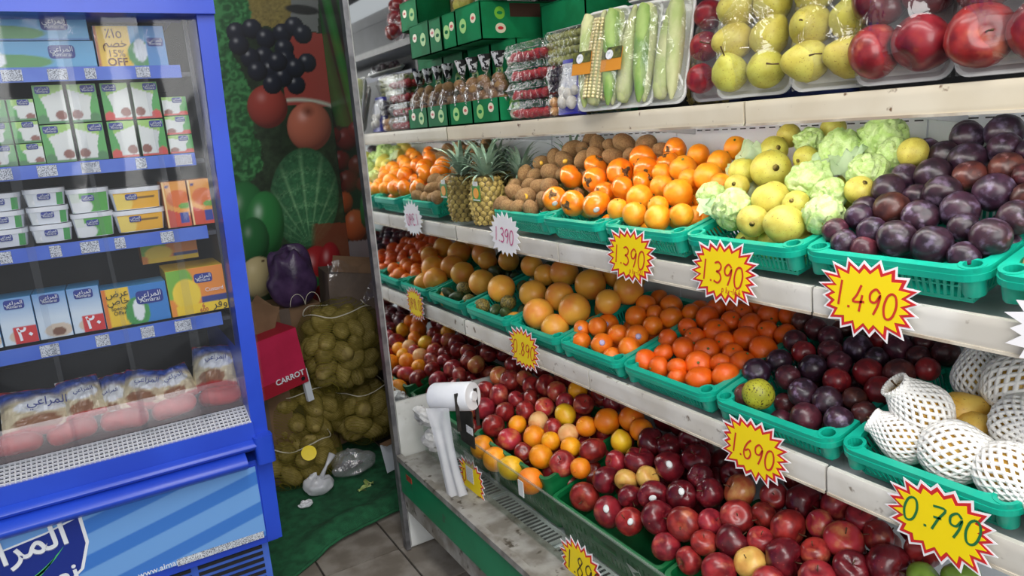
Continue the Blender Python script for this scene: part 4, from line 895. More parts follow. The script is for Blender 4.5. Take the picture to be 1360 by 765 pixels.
# corn on foam trays
def foam_tray(w, h, d=.018):
    mb = MB(); o = rrect(w, h, .024, 5); i = rrect(w - .012, h - .012, .02, 5); b = rrect(w - .034, h - .034, .016, 5); k = len(o)
    vs = [(x, y, d) for x, y in o] + [(x, y, d) for x, y in i] + [(x, y, .004) for x, y in b] + [(x, y, d - .004) for x, y in o] + [(x, y, 0) for x, y in b]
    fs = []
    for q in range(k):
        r = (q + 1) % k; fs += [(q, r, k + r, k + q), (k + q, k + r, 2 * k + r, 2 * k + q), (r, q, 3 * k + q, 3 * k + r), (3 * k + r, 3 * k + q, 4 * k + q, 4 * k + r)]
    fs += [tuple(range(2 * k, 3 * k)), tuple(range(4 * k, 5 * k))[::-1]]
    me = mb.add(vs, fs).mesh('foam_tray', 'foam_white', 40); recalc(me); return me
# tray frame: local x = viewer right (-Y), local y = up, local z = out (-X)
def tray_root(name, label, cat, x, y, z, lean, yaw=0, group=None, roll=0):
    t = thing(name, label, cat, (x, y, z), group=group); B = Matrix(((0, 0, -1), (-1, 0, 0), (0, 1, 0)))
    t.rotation_euler = (Matrix.Rotation(R_(yaw), 3, 'Z') @ B @ Matrix.Rotation(R_(-lean), 3, 'X') @ Matrix.Rotation(R_(roll), 3, 'Z')).to_euler(); return t
def cover(w, h, depth, seed=0, m='cling', pw=.45):
    o = Vector((seed, 2 * seed, 0))
    return MB().surf(lambda u, v: ((u - .5) * w, (v - .5) * h, .016 + depth * (max(0, math.sin(math.pi * u) * math.sin(math.pi * v)) ** pw) + .006 * noise.noise(Vector((u * 5, v * 5, 0)) + o)), 20, 24).mesh('cling_film', m, True)
LEAF = None
EAR = fmesh('ear', 'husk', [(0, -1), (.16, -.96), (.24, -.75), (.26, -.2), (.23, .35), (.15, .8), (.05, 1), (0, 1.02)], wob(.08, 3, 70), 14)
EARL = EAR.copy(); EARL.materials.clear(); EARL.materials.append(MATS['leafy'])
def cob():
    mb = MB()
    for j in range(24):
        z = -.85 + j * .072; r = .22 * (1 - .35 * max(0, z) ** 2)
        for i in range(14):
            a = 2 * math.pi * i / 14; mb.lathe([(.042, 0), (.034, .03), (0, .036)], 5, Matrix.Rotation(a, 4, 'Z') @ Matrix.Translation((r, 0, z)) @ Matrix.Rotation(R_(90), 4, 'Y'))
    return mb.mesh('kernels', 'kernel', True)
COB = cob(); TRC = foam_tray(.155, .255)
def corn(label, x, y, lean, yaw, kinds, seed):
    t = tray_root('corn_tray', label, 'corn tray', x, y, S1 + .128 * math.cos(R_(lean)) + .002, lean, yaw, 'trays of corn')
    put('foam_tray', TRC, t)
    for i, (px, kd) in enumerate(kinds):
        c = put('corn_ear', EARL if kd == 'leaf' else EAR, t, (px, 0, .034), (R_(-90) if i % 2 else R_(90), 0, .04 * (-1) ** i), (.086 + .012 * (kd == 'cob'), .086, .118))
        if kd == 'cob': put('kernels', COB, c, (0, 0, 0), None, (1.2, 1.35, .98))
    put('cling_film', cover(.15, .25, .052, seed), t)
    if seed == 3: return t
    MB().box((-.022, -.018, .071), (.066, .055, .0012)).build('paper_label', 'corn_label', t); MB().box((-.022, -.002, .0722), (.064, .028, .0008)).build('label_picture', 'corn_label_dark', t)
    MB().lathe([(.012, .073), (.012, .0738)], 16, Matrix.Translation((-.028, -.006, 0))).build('label_emblem', 'label_white', t)
    return t
corn('foremost foam tray of corn with husked kernels showing and an orange label', 1.232, 1.535, 12, 8, [(-.042, 'husk'), (.0, 'cob'), (.042, 'leaf')], 1)
corn('middle foam tray of corn behind the labelled one', 1.262, 1.455, 13, 10, [(-.042, 'husk'), (.0, 'husk'), (.042, 'leaf')], 2)
corn('rear foam tray of green corn ears next to the pineapple', 1.29, 1.375, 13, 10, [(-.036, 'husk'), (.02, 'husk'), (.045, 'husk')], 3)
gt = tray_root('grape_tray', 'foam tray of dark grapes lying on top of the corn trays', 'tray', 1.40, 1.47, S1 + .275, 78, 5)
put('foam_tray', foam_tray(.19, .15), gt)
M4 = Matrix.Translation(gt.location) @ gt.rotation_euler.to_matrix().to_4x4(); rd = random.Random(5)
for i in range(44):
    p = M4 @ Vector((rd.uniform(-.075, .075), rd.uniform(-.055, .055), .02 + .022 * rd.random()))
    tag(put('black_grape', GBK, None, p, None, rd.uniform(.011, .013)), 'dark grape heaped on the foam tray above the corn', 'grape', 'dark grapes on the upper foam tray')
put('cling_film', cover(.185, .145, .04, 4), gt)
pineapple('crownless dark pineapple standing behind the corn trays', (1.45, 1.40, S1), (0, .05, 0), 1.02, False, 7)
nv = thing('blue_carton', 'dark blue carton behind the corn and pineapple on the upper shelf', 'carton', (1.60, 1.25, S1))
MB().box((0, 0, .15), (.1, .36, .30)).build('body', 'navy', nv); MB().add([(-.0512, .17, .12), (-.0512, -.17, .21), (-.0512, -.17, .235), (-.0512, .17, .15)], [(0, 1, 2, 3)]).build('printed_stripe', 'label_white', nv, fix=False)
nb = thing('dark_carton', 'tall dark carton at the back behind the wrapped apples and pears', 'carton', (1.61, .62, S1)); MB().box((0, 0, .18), (.09, .86, .36)).build('body', 'black', nb); MB().box((-.046, 0, .3), (.002, .7, .03)).build('printed_stripe', 'navy', nb)
nc = thing('dark_carton', 'tall dark carton at the back behind the grapes', 'carton', (1.61, 1.63, S1)); MB().box((0, 0, .18), (.09, .36, .36)).build('body', 'black', nc); MB().box((-.046, 0, .3), (.002, .3, .03)).build('printed_stripe', 'navy', nc)
# wrapped fruit trays
PRF = fmesh('long_pear', 'pear', [(0, -.9), (.3, -.93), (.66, -.8), (.9, -.45), (.97, -.05), (.84, .38), (.58, .75), (.40, 1.0), (.2, 1.12), (0, 1.13)], wob(.05, 1.2, 80), 18)
def fruit_tray(label, x, y, w, h, lean, yaw, items, depth, seed, what):
    t = tray_root('fruit_tray', label, 'fruit tray', x, y, S1 + h / 2 * math.cos(R_(lean)) + .002, lean, yaw, 'film wrapped fruit trays')
    put('foam_tray', foam_tray(w, h), t); put('cling_film', cover(w - .006, h - .006, depth, seed, pw=.33), t)
    M4 = Matrix.Translation(t.location) @ t.rotation_euler.to_matrix().to_4x4(); rd = random.Random(seed)
    for i, (px, py, pz, r, kd, pos) in enumerate(items):
        p = M4 @ Vector((px, py, pz)); lab = '%s at the %s of the %s' % ({'apple': 'red apple', 'apple_dark': 'dark red apple', 'pear': 'yellow pear', 'long_pear': 'yellow pear', 'pomegranate': 'red pomegranate'}[kd], pos, what)
        if kd in ('long_pear', 'pomegranate'):
            o = thing(kd, lab, kd.split('_')[-1], p, (rd.uniform(0, 6), rd.uniform(0, 6), rd.uniform(0, 6)), 'fruit in the ' + what); o.scale = (r, r, r)
            put('skin', PRF if kd == 'long_pear' else POM, o); put('stem', PSTEM if kd == 'long_pear' else STEM, o)
        else: o = fruit(kd, p, r, lab, 'fruit in the ' + what, kd.split('_')[0], rd, name='wrapped_apple' if 'apple' in kd else 'wrapped_pear_fruit')
        if (what, i) in STK: sticker(o, 'sticker_white', .17, (0, -.1, -.2))
    return t
POM = fmesh('pomegranate', 'pomegranate', ball_prof(12, -.12), wob(.07, 1.4, 82), 16)
STK = {('first apple tray', 3)}
pl = lambda dx, rows, r, kd, z=.05: [(sx * dx, py, z, r, kd, ('top', 'upper middle', 'lower middle', 'bottom')[::-1][k if len(rows) == 4 else (0, 1, 3)[k]] + (' left' if sx < 0 else ' right')) for k, py in enumerate(rows) for sx in (-1, 1)]
fruit_tray('foam tray of red pomegranates under cling film', 1.36, 1.245, .15, .24, 14, 10, pl(.034, (-.075, 0, .072), .034, 'pomegranate'), .07, 11, 'pomegranate tray')
fruit_tray('first wrapped tray of yellow pears beside the pomegranates', 1.285, 1.085, .165, .27, 14, 14, pl(.040, (-.088, -.024, .042, .104), .040, 'long_pear', .048), .08, 12, 'first pear tray')
fruit_tray('second wrapped tray of green pears next to the red apples', 1.29, .905, .155, .27, 14, 14, pl(.039, (-.086, -.02, .046, .106), .041, 'long_pear', .048), .08, 13, 'second pear tray')
fruit_tray('first wrapped tray of large red apples', 1.285, .762, .16, .27, 12, 8, [(-.036, -.084, .05, .044, 'apple', 'lower left'), (.040, -.080, .05, .047, 'apple', 'lower right'), (-.038, .002, .055, .044, 'apple_dark', 'middle left'), (.042, .010, .048, .042, 'apple_dark', 'middle right'), (-.036, .085, .05, .042, 'apple', 'upper left'), (.04, .09, .05, .042, 'apple', 'upper right')], .085, 14, 'first apple tray')
fruit_tray('second wrapped tray of large red apples at the right edge', 1.285, .585, .17, .27, 12, 8, pl(.042, (-.082, .004, .09), .047, 'apple'), .088, 15, 'second apple tray')
fruit_tray('third wrapped tray of red apples beyond the right edge', 1.285, .40, .17, .27, 12, 8, pl(.042, (-.08, .004, .088), .043, 'apple'), .085, 16, 'third apple tray')

# upper tier along the back of the case
ut = cpart(MB().box((1.55, 1.25, 2.016), (.23, 2.40, .012)), 'upper_shelf', 'shelf_white'); MB().box((1.433, 1.25, 2.016), (.006, 2.40, .03)).build('shelf_edge', 'dark_metal', ut)
def up_tray(label, y, kd, what, seed, r=.034, w=.16):
    global S1
    k_ = S1; S1 = 2.024; fruit_tray(label, 1.49, y, w, .2, 16, 8, pl(.037, (-.06, 0, .062), r, kd), .07, seed, what); S1 = k_
up_tray('wrapped pear tray on the uppermost shelf near the mirror', 2.28, 'long_pear', 'tray nearest the mirror', 21); up_tray('second wrapped pear tray on the uppermost shelf', 2.10, 'long_pear', 'second uppermost tray', 22)
up_tray('third wrapped pear tray on the uppermost shelf', 1.92, 'long_pear', 'third uppermost tray', 23); up_tray('wrapped tray of pomegranates on the uppermost shelf', 1.74, 'pomegranate', 'uppermost pomegranate tray', 24); up_tray('wrapped tray of apples on the uppermost shelf', 1.55, 'apple', 'uppermost apple tray', 25)

# ------------------------------------------------------------------ bag roll on its bracket
pm('plastic_white', srgb(236, 238, 242), srgb(226, 228, 234), 12, .35)
film('bag_thin', (.96, .97, .99, 1), .2, .2, .55, (.88, .89, .93, 1))
br = thing('roll_bracket', 'dark metal bracket holding the bag roll at the end of the case', 'bracket', (.935, 2.07, .635))
MB().box((.045, -.02, .0), (.004, .10, .13)).build('back_plate', 'dark_metal', br)
for k, dy in enumerate((-.062, .062)):
    for dx in (-.022, .048): MB().box((.02 + dx, dy, .075), (.012, .004, .13)).build('prong', 'dark_metal', br)
MB().box((.0425, -.045, -.005), (.001, .045, .026)).build('printed_label', 'label_white', br)
rl = thing('bag_roll', 'thick white roll of plastic bags with a hanging bag', 'bag roll', (.952, 2.07, .742), (R_(-8), 0, R_(30)))
MB().lathe([(.016, -.095), (.016, -.078), (.045, -.078), (.048, -.07), (.048, .07), (.045, .078), (.016, .078), (.016, .085)], 28, Matrix.Rotation(R_(90), 4, 'X')).build('roll', 'plastic_white', rl, 40)
MB().lathe([(.011, -.0955), (0, -.0955)], 16, Matrix.Rotation(R_(90), 4, 'X') @ Matrix.Rotation(math.pi, 4, 'X') @ Matrix.Translation((0, 0, 0.191))).build('core_hole', 'alu_dirty', rl)
MB().surf(lambda u, v: (-.053 - .012 * math.sin(v * 2.2) + .006 * math.sin(u * 14) * v, (u - .5) * (.095 - .02 * math.sin(v * 3)) + .035 - .01 * v, -.02 - v * .30 - .012 * u * v), 16, 18).build('hanging_bag', 'bag_thin', rl, True, fix=False)
pm('crumpled_paper', srgb(214, 214, 212), srgb(176, 176, 176), 30, .6, .3, 60, c3=srgb(90, 80, 66), s3=18, lo3=.62, hi3=.7)
for i, (p, s, lab) in enumerate([((.955, 2.335, .585), (.055, .075, .03), 'upper crumpled white tape lump on the case end'), ((.955, 2.28, .515), (.06, .07, .035), 'lower crumpled white tape lump on the case end')]):
    o = Vector((i * 4, 2, 1))
    me = MB().surf(lambda u, v: tuple(Vector((math.sin(math.pi * v) * math.cos(6.283 * u) * s[0] * .6, math.sin(math.pi * v) * math.sin(6.283 * u) * s[1] * .75, -math.cos(math.pi * v) * s[2] * .9)) * (1 + .5 * noise.noise(Vector((math.cos(6.283 * u), math.sin(6.283 * u), v * 3)) * 1.7 + o))), 14, 10, closed=True).mesh('crumpled_tape', 'crumpled_paper', 20)
    tag(put('crumpled_tape', me, None, p, (.3, .5 - i, .4)), lab, 'tape', 'crumpled tape lumps')

# ------------------------------------------------------------------ blue dairy cooler
import numpy as np
pm('cooler_blue', srgb(38, 78, 206), srgb(32, 68, 192), 4, .35, coat=.1)
pm('cooler_dark', srgb(40, 42, 50), srgb(30, 32, 40), 6, .6)
pm('cooler_inner', srgb(58, 60, 68), srgb(46, 48, 54), 5, .5)
pm('rail_blue', srgb(52, 92, 198), srgb(74, 112, 208), 9, .35)
pm('price_label', srgb(206, 212, 222), srgb(96, 100, 112), 420, .5, lo=.5, hi=.56)
pm('brand_blue', srgb(26, 48, 138), rough=.4)
pm('white_print', srgb(236, 240, 246), rough=.45)
pm('grille_white', srgb(216, 218, 224), rough=.45)
pm('lid_white', srgb(228, 231, 236), srgb(218, 222, 228), 20, .4)
pm('leaf_teal', srgb(90, 200, 196), rough=.4); pm('leaf_green', srgb(84, 196, 116), rough=.4)
film('strip', (.88, .89, .91, 1), .05, .12, .02, (.7, .74, .8, 1), bump=.35, bscale=3)
film('lip_plastic', (.97, .93, .93, 1), .2, .1, .12, (.85, .6, .6, 1))
printmat('print_gloss', .35, .1); printmat('print_matt', .55)
def C3(r, g, b): return np.array(srgb(r, g, b)[:3])
def printed(name, w, h, fn, nu=30, nv=30, m='print_gloss', bend=None):
    u, v = np.meshgrid(np.linspace(0, 1, nu + 1), np.linspace(0, 1, nv + 1)); u = u.ravel(); v = v.ravel()
    vs = np.c_[u * w, np.zeros_like(u), v * h]
    fs = [(j * (nu + 1) + i, j * (nu + 1) + i + 1, (j + 1) * (nu + 1) + i + 1, (j + 1) * (nu + 1) + i) for j in range(nv) for i in range(nu)]
    me = bpy.data.meshes.new(name); me.from_pydata(vs.tolist() if bend is None else [bend(*p) for p in vs], [], fs); me.materials.append(MATS[m])
    col = np.clip(fn(u, v), 0, 1); at = me.color_attributes.new('print', 'FLOAT_COLOR', 'POINT')
    at.data.foreach_set('color', np.c_[col, np.ones(len(u))].astype(np.float32).ravel())
    return me
def paint(base, *layers):
    c = np.array(base)
    for mask, colr in layers: c = c * (1 - mask[:, None]) + np.asarray(colr) * mask[:, None]
    return c
def el(u, v, cx, cy, rx, ry, soft=.15): return np.clip((1 - ((u - cx) / rx) ** 2 - ((v - cy) / ry) ** 2) / soft, 0, 1)
def rc(u, v, x0, x1, y0, y1): return ((u >= x0) & (u <= x1) & (v >= y0) & (v <= y1)).astype(float)
def flat(u, c): return np.tile(c, (len(u), 1))

CO = thing('dairy_cooler', 'blue open dairy cooler with plastic strip curtain and a stripe patterned lower panel', 'cooler', (0, 2.2, 0))
def fp(mb, name, m, parent=CO, smooth=False, fix=True):
    o = mb.build(name, m, parent, smooth, fix=fix)
    if parent is CO: o.location = (0, -2.2, 0)
    return o
XL, XR = -.86, .385
def sidewall(xs, w):      # right side panel leans a little outwards at the top
    mb = MB(); pts = [(.372, .385), (.382, .92), (.397, 1.55), (.411, 2.0), (.416, 2.16)]
    vs = []
    for x, z in pts:
        for dx in (-w, 0):
            for y in (2.2, 2.92): vs.append((x + dx, y, z))
    fs = []
    for i in range(len(pts) - 1):
        a = 4 * i; b = a + 4; fs += [(a, a + 2, b + 2, b), (a + 1, b + 1, b + 3, a + 3), (a, b, b + 1, a + 1), (a + 2, a + 3, b + 3, b + 2)]
    fs += [(0, 1, 3, 2), (len(vs) - 4, len(vs) - 2, len(vs) - 1, len(vs) - 3)]
    return mb.add(vs, fs)
sd = fp(sidewall(0, .045), 'side_panel', 'cooler_blue')
MB().rbox((.357, 2.185, .70), (.055, .05, .085), .012).build('hinge_block', 'cooler_blue', sd, 40)
MB().box((XL - .02, 2.56, 1.27), (.045, .72, 1.78)).build('side_panel_left', 'cooler_blue', CO).location = (0, -2.2, 0)
hd = fp(MB().box(((XL + .41) / 2, 2.26, 2.06), (.41 - XL, .16, .21)), 'header', 'cooler_blue'); MB().box(((XL + .41) / 2, 2.56, 2.13), (.41 - XL, .72, .05)).build('roof', 'cooler_blue', hd)
fp(MB().box(((XL + XR) / 2, 2.90, 1.3), (XR - XL, .03, 1.7)), 'back_wall', 'cooler_dark')
inn = fp(MB().box((.345, 2.60, 1.38), (.012, .62, 1.2)), 'inner_liner', 'cooler_inner')
slv = MB()
for i in range(9):
    for k in range(16): slv.box((-.6 + k * .06, 2.883, .93 + i * .02), (.04, .004, .006))
o = slv.build('air_slot', 'black', inn); o['kind'] = 'stuff'
RAILS = [(1.83, .034), (1.591, .035), (1.383, .037), (1.124, .039)]
rdl = random.Random(3)
for q, (zt, h) in enumerate(RAILS):
    sh = fp(MB().box(((XL + .335) / 2, 2.55, zt - .022), (.335 - XL, .56, .012)), 'shelf', 'cooler_inner')
    r = MB().box(((XL + .31) / 2, 2.258, zt - h / 2 + .002), (.31 - XL, .008, h)).build('price_rail', 'rail_blue', sh)
    x = -.28 + .05 * q
    while x < .29:
        MB().box((x, 2.252, zt - h / 2 + .002), (rdl.choice((.026, .034, .044)), .003, h * .8)).build('price_label', 'price_label', r); x += rdl.uniform(.07, .13)
dk = fp(MB().box(((XL + .34) / 2, 2.57, .80), (.34 - XL, .62, .02)), 'deck', 'cooler_inner')
gr = MB()
for i in range(98): gr.box((XL + .01 + i * .0122, 2.235, .80), (.0035, .082, .006), None)
for j in range(6): gr.box(((XL + .335) / 2, 2.2 + j * .0145, .80), (.335 - XL, .004, .006))
gv = Matrix.Translation((0, 2.235, .80)) @ Matrix.Rotation(R_(22), 4, 'X') @ Matrix.Translation((0, -2.235, -.80)); gr.v = [tuple(gv @ Vector(p)) for p in gr.v]
gq = fp(gr, 'air_grille', 'grille_white'); gq['kind'] = 'stuff'
fp(MB().box(((XL + .335) / 2, 2.235, .775), (.335 - XL, .08, .006)), 'grille_bed', 'cooler_dark')
fp(MB().surf(lambda u, v: (lerp(XL, .335, u), 2.285 + .02 * v, .815 + v * .085), 2, 4), 'clear_lip', 'lip_plastic', fix=False)
def bar(prof, x0, x1): 
    k = len(prof); return MB().add([(x, y, z) for x in (x0, x1) for y, z in prof], [(i, (i + 1) % k, (i + 1) % k + k, i + k) for i in range(k)] + [tuple(range(k))[::-1], tuple(range(k, 2 * k))])
fp(bar([(2.19, .785), (2.185, .70), (2.26, .70), (2.26, .775)], XL, .338), 'front_band', 'cooler_blue')
fp(bar([(2.185 - .022 * math.sin(math.pi * k / 8), .735 - .034 * k / 8) for k in range(9)] + [(2.2, .70)], XL, .34), 'upper_bumper', 'cooler_blue', smooth=40)
fp(bar([(2.18 - .034 * math.sin(math.pi * k / 10), .703 - .055 * k / 10) for k in range(11)] + [(2.2, .655)], XL, .30), 'lower_bumper', 'cooler_blue', smooth=40)
fp(MB().box(((XL + .36) / 2, 2.24, .52), (.36 - XL, .07, .28)), 'lower_body', 'cooler_blue')
def stripes(u, v):
    x = u * 1.19; y = v * .235; d = y + .10 * np.sin((x - .2) * 1.3) - (x - .62) * .33 + .06 * (x - .6) ** 2
    m = np.clip((np.sin(d * 62) - .15) / .2, 0, 1)
    top = (v > .0)
    return paint(flat(u, C3(112, 164, 226)), (m, C3(62, 122, 206)), ((d < -.115).astype(float) * 1.0, C3(46, 92, 190)))
pn = fp(MB().box(((XL + .325) / 2, 2.202, .525), (.325 - XL, .006, .238)), 'front_panel', 'cooler_blue')
put('stripe_print', printed('stripe_print', .325 - XL, .236, stripes, 330, 70), pn, (XL, 2.1985, .407))
# brand shield on the front panel
sh_pts = [(-.19, .075), (-.10, .065), (0, .068), (.10, .082), (.185, .105), (.19, .02), (.165, -.055), (.11, -.095), (0, -.105), (-.12, -.098), (-.185, -.06), (-.195, 0)]
MX = Matrix.Translation((-.325, 2.198, .545)) @ Matrix.Rotation(R_(90), 4, 'X')
s1 = MB().prism(sh_pts, 0, .0012, MX).build('brand_shield', 'white_print', pn); MB().prism([(x * .955, y * .93) for x, y in sh_pts], .0012, .002, MX).build('shield_field', 'brand_blue', s1)
text('brand_lettering', AR['almarai'], .095, 'white_print', s1, (-.318, 2.1955, .600), (R_(90), R_(-4), 0), bold=.0015)
text('brand_lettering', 'Almarai', .082, 'white_print', s1, (-.30, 2.1955, .476), (R_(90), R_(-4), 0), bold=.001)
for i in range(6):
    a = R_(20 + i * 10); sx = -1 if i < 3 else 1; k = i if i < 3 else i - 3
    up = [(sx * t * (.055 + .02 * k), .004 + .018 * k * t + .03 * t * t) for t in [q / 8 for q in range(9)]]; lo = [(x, y - .007 * math.sin(math.pi * q / 8) - .0006) for q, (x, y) in enumerate(up)]
    MB().add([(x, y, .0024) for x, y in up] + [(x, y, .0024) for x, y in lo], [(q, q + 1, q + 10, q + 9) for q in range(8)], MX @ Matrix.Translation((.035, -.042, 0))).build('shield_leaf', 'leaf_teal' if sx < 0 else 'leaf_green', s1)
text('web_address', 'www.almarai.com', .024, 'white_print', pn, (.05, 2.1975, .418), (R_(90), R_(-1), 0))
st = MB().box((.193, 2.1965, .415), (.25, .001, .022)).build('warning_strip', 'price_label', pn)
kk = fp(MB().box(((XL + .33) / 2, 2.25, .20), (.33 - XL, .05, .38)), 'kick_grille', 'rail_blue')
for i in range(7):
    for x0, x1 in ((-.32, -.19), (-.17, -.04), (-.02, .1), (.12, .31)): MB().box(((x0 + x1) / 2, 2.223, .385 - i * .022), (x1 - x0, .006, .010)).build('louvre_slot', 'black', kk)
# plastic strip curtain
cu = thing('strip_curtain', 'clear plastic strip curtain hanging in the blue cooler front', 'curtain', (0, 2.222, 1.955))
for i in range(6):
    x0 = -.62 + i * .165; ph = i * 1.3
    MB().surf(lambda u, v: (x0 + u * .185 + .008 * math.sin(v * 3 + ph), .008 * math.sin(u * 5 + ph) + .006 * math.sin(v * 5 + u * 3 + ph) + (.003 if i % 2 else -.003), -v * 1.13), 12, 30).build('strip', 'strip', cu, True, fix=False)

# ------------------------------------------------------------------ dairy packs
TXT = {}
def tmesh(body, size, m):
    k = (body, size, m)
    if k not in TXT:
        o = text('lettering', body, size, m, None, (0, 0, 0)); TXT[k] = o.data; bpy.data.objects.remove(o)
    return TXT[k]
def brand(par, x, z, w=.034, y=-.0015):
    h = w * .55; Mx = Matrix.Translation((x, y, z)) @ Matrix.Rotation(R_(90), 4, 'X')
    b = MB().prism(rrect(w, h, h * .25, 3), 0, .0006, Mx).build('brand_badge', 'brand_blue', par)
    put('lettering', tmesh(AR['almarai'], w * .30, 'white_print'), b, (x, y - .0012, z + h * .18), (R_(90), 0, 0)); put('lettering', tmesh('Almarai', w * .24, 'white_print'), b, (x, y - .0012, z - h * .22), (R_(90), 0, 0))
PM = {}
def pack(name, label, cat, x0, x1, z0, z1, fn, body, y=2.295, depth=.1, group=None, bx=.5, bz=.8, bw=.034, key=None, nu=26, nv=26, yaw=0):
    w, h = x1 - x0, z1 - z0; t = thing(name, label, cat, (x0, y, z0), (0, 0, R_(yaw)), group)
    MB().box((w / 2, depth / 2, h / 2), (w, depth, h)).build('carton', body, t)
    k = key and (key, round(w, 3), round(h, 3))
    if k not in PM or not key: PM[k] = printed('front_print', w - .001, h - .001, fn, nu, nv)
    put('front_print', PM[k], t, (.0005, -.0008, .0005))
    if bw: brand(t, w * bx, h * bz, bw)
    return t
pm('pk_blue', srgb(70, 150, 205), rough=.4); pm('pk_green', srgb(70, 150, 60), rough=.4); pm('pk_yellow', srgb(232, 190, 40), rough=.4); pm('pk_orange', srgb(226, 130, 40), rough=.4); pm('pk_white', srgb(220, 226, 234), rough=.4); pm('pk_red', srgb(196, 50, 54), srgb(170, 36, 42), 30, .4)
pm('off_text', srgb(120, 70, 20), rough=.5); pm('offer_text', srgb(60, 60, 20), rough=.5)
f_big = lambda u, v: paint(flat(u, C3(88, 170, 216)), (el(u, v, .12, .55, .2, .5), C3(206, 152, 96)), (el(u, v, .45, .25, .3, .3), C3(70, 150, 70)), (el(u, v, .34, .35, .14, .4), C3(232, 238, 242)), (rc(u, v, .33, .39, .5, 1), C3(225, 235, 245)), (rc(u, v, 0, 1, 0, .06), C3(50, 120, 190)))
pack('milk_carton_box', 'lower long blue milk box with an egg and a milk jug print', 'box', -.27, .112, 1.834, 1.902, f_big, 'pk_blue', bx=.80, bz=.6, bw=.06, nu=50)
pack('milk_carton_box', 'upper long blue milk box with an egg and a milk jug print', 'box', -.27, .105, 1.904, 1.972, f_big, 'pk_blue', bx=.80, bz=.6, bw=.06, nu=50)
f_off = lambda u, v: paint(flat(u, C3(92, 160, 206)), (rc(u, v, 0, .05, 0, 1), C3(190, 110, 60)), (rc(u, v, .05, .48, 0, 1), C3(240, 196, 40)), (el(u, v, .62, .3, .2, .35), C3(70, 150, 80)), (el(u, v, .62, .4, .1, .3), C3(230, 236, 240)), (rc(u, v, .72, 1, 0, 1), C3(70, 140, 204)))
t = pack('cream_multipack', 'yellow and blue pack with a 15% OFF print', 'box', .116, .287, 1.834, 1.940, f_off, 'pk_blue', bx=.85, bz=.6, bw=.04, nu=40)
text('offer_lettering', '15%', .026, 'off_text', t, (.046, -.002, .034), (R_(90), 0, 0)); text('offer_lettering', 'OFF', .028, 'off_text', t, (.046, -.002, .012), (R_(90), 0, 0), bold=.0006)
text('offer_lettering', '٪١٥', .034, 'off_text', t, (.046, -.002, .085), (R_(90), 0, 0)); text('offer_lettering', '\uFEE2\uFEBC\uFEA7', .028, 'off_text', t, (.046, -.002, .060), (R_(90), 0, 0))
def f_cream(red, flip):
    def fn(u, v):
        a = 1 - u if flip else u
        return paint(flat(u, C3(214, 218, 214)), ((v > .62 + .25 * a).astype(float), C3(150, 196, 90)), ((a < .22 + .1 * np.sin(v * 5)).astype(float), C3(64, 158, 66)), (el(u, v, .8 if not flip else .2, .2, .2, .13), C3(130, 70, 54)), (rc(u, v, 0, 1, 0, .07), C3(200, 60, 54) if red else C3(60, 130, 70)), (el(u, v, .18 if not flip else .82, .1, .2, .14), C3(206, 64, 56) if red else C3(50, 120, 60)))
    return fn
GX = [(-.048, .024), (.030, .100), (.107, .176), (.182, .250)]; k = 0
for row, (z0, z1) in enumerate(((1.594, 1.692), (1.695, 1.793))):
    for i, (a, b) in enumerate(GX):
        red = i >= 2
        pack('cream_carton', '%s row green and white cream carton, %s from left of the large ones' % (('lower', 'upper')[row], ORD[i]), 'carton', a, b - .003, z0, z1, f_cream(red, i % 2 == 1), 'pk_green', group='large cream cartons', bx=.32 if i % 2 == 0 else .7, bz=.87, key=('cream', red, i % 2))
for i in range(3):
    for j in range(2):
        pack('small_cream_carton', '%s small cream carton from below in the %s stack at the left' % (ORD[i], ('outer', 'inner')[j]), 'carton', -.17 + j * .062, -.112 + j * .062, 1.594 + i * .056, 1.648 + i * .056, f_cream(False, j == 0), 'pk_green', group='small cream cartons', bx=.6, bz=.85, bw=.026, key=('scream', j), nu=18, nv=16)
for i in range(3):
    pack('small_cream_carton', '%s small cream carton from below at the right end of the cooler shelf' % ORD[i], 'carton', .254, .318, 1.594 + i * .053, 1.645 + i * .053, f_cream(True, True), 'pk_green', y=2.31, group='small cream cartons at the right', bx=.62, bz=.82, bw=.026, key='scr', nu=18, nv=16)
# tubs
def tub(label, xc, z0, w, h, fn, key, d=.11):
    t = thing('spread_tub', label, 'tub', (xc, 2.35, z0), group='tubs with white lids')
    lo = rrect(w * .86, d * .86, .018, 4); hi = rrect(w * .96, d * .96, .02, 4); k_ = len(lo); hb = h - .012
    MB().add([(x, y, 0) for x, y in lo] + [(x, y, hb) for x, y in hi], [(i, (i + 1) % k_, (i + 1) % k_ + k_, i + k_) for i in range(k_)] + [tuple(range(k_))[::-1], tuple(range(k_, 2 * k_))]).build('tub', 'pk_white', t, 40)
    MB().rbox((0, 0, h - .007), (w, d, .012), .022, n=5).build('lid', 'lid_white', t, 40)
    if key not in PM: PM[key] = printed('label_print', w * .80, hb - .003, fn, 26, 16, bend=lambda x, y, z: (x + (x / (w * .8) - .5) * .06 * w * z / hb, -z / hb * .05 * d, z))
    put('label_print', PM[key], t, (-w * .40, -d * .432, .0015)); brand(t, -w * .02 if 'y' not in key else -w * .1, hb * .72, .03, -d * .475)
f_tg = lambda u, v: paint(flat(u, C3(90, 170, 78)), (el(u, v, .25, .3, .34, .42), C3(226, 230, 232)), (rc(u, v, 0, .25, .55, 1), C3(214, 224, 214)))
f_tw = lambda u, v: paint(flat(u, C3(214, 220, 222)), (el(u, v, .9, .5, .4, .8), C3(80, 160, 90)), (el(u, v, .4, .3, .3, .3), C3(236, 238, 240)))
f_ty = lambda u, v: paint(flat(u, C3(236, 176, 50)), (el(u, v, .12, .4, .28, .6), C3(240, 214, 110)), (rc(u, v, .5, .92, .62, .72), C3(120, 90, 40)))
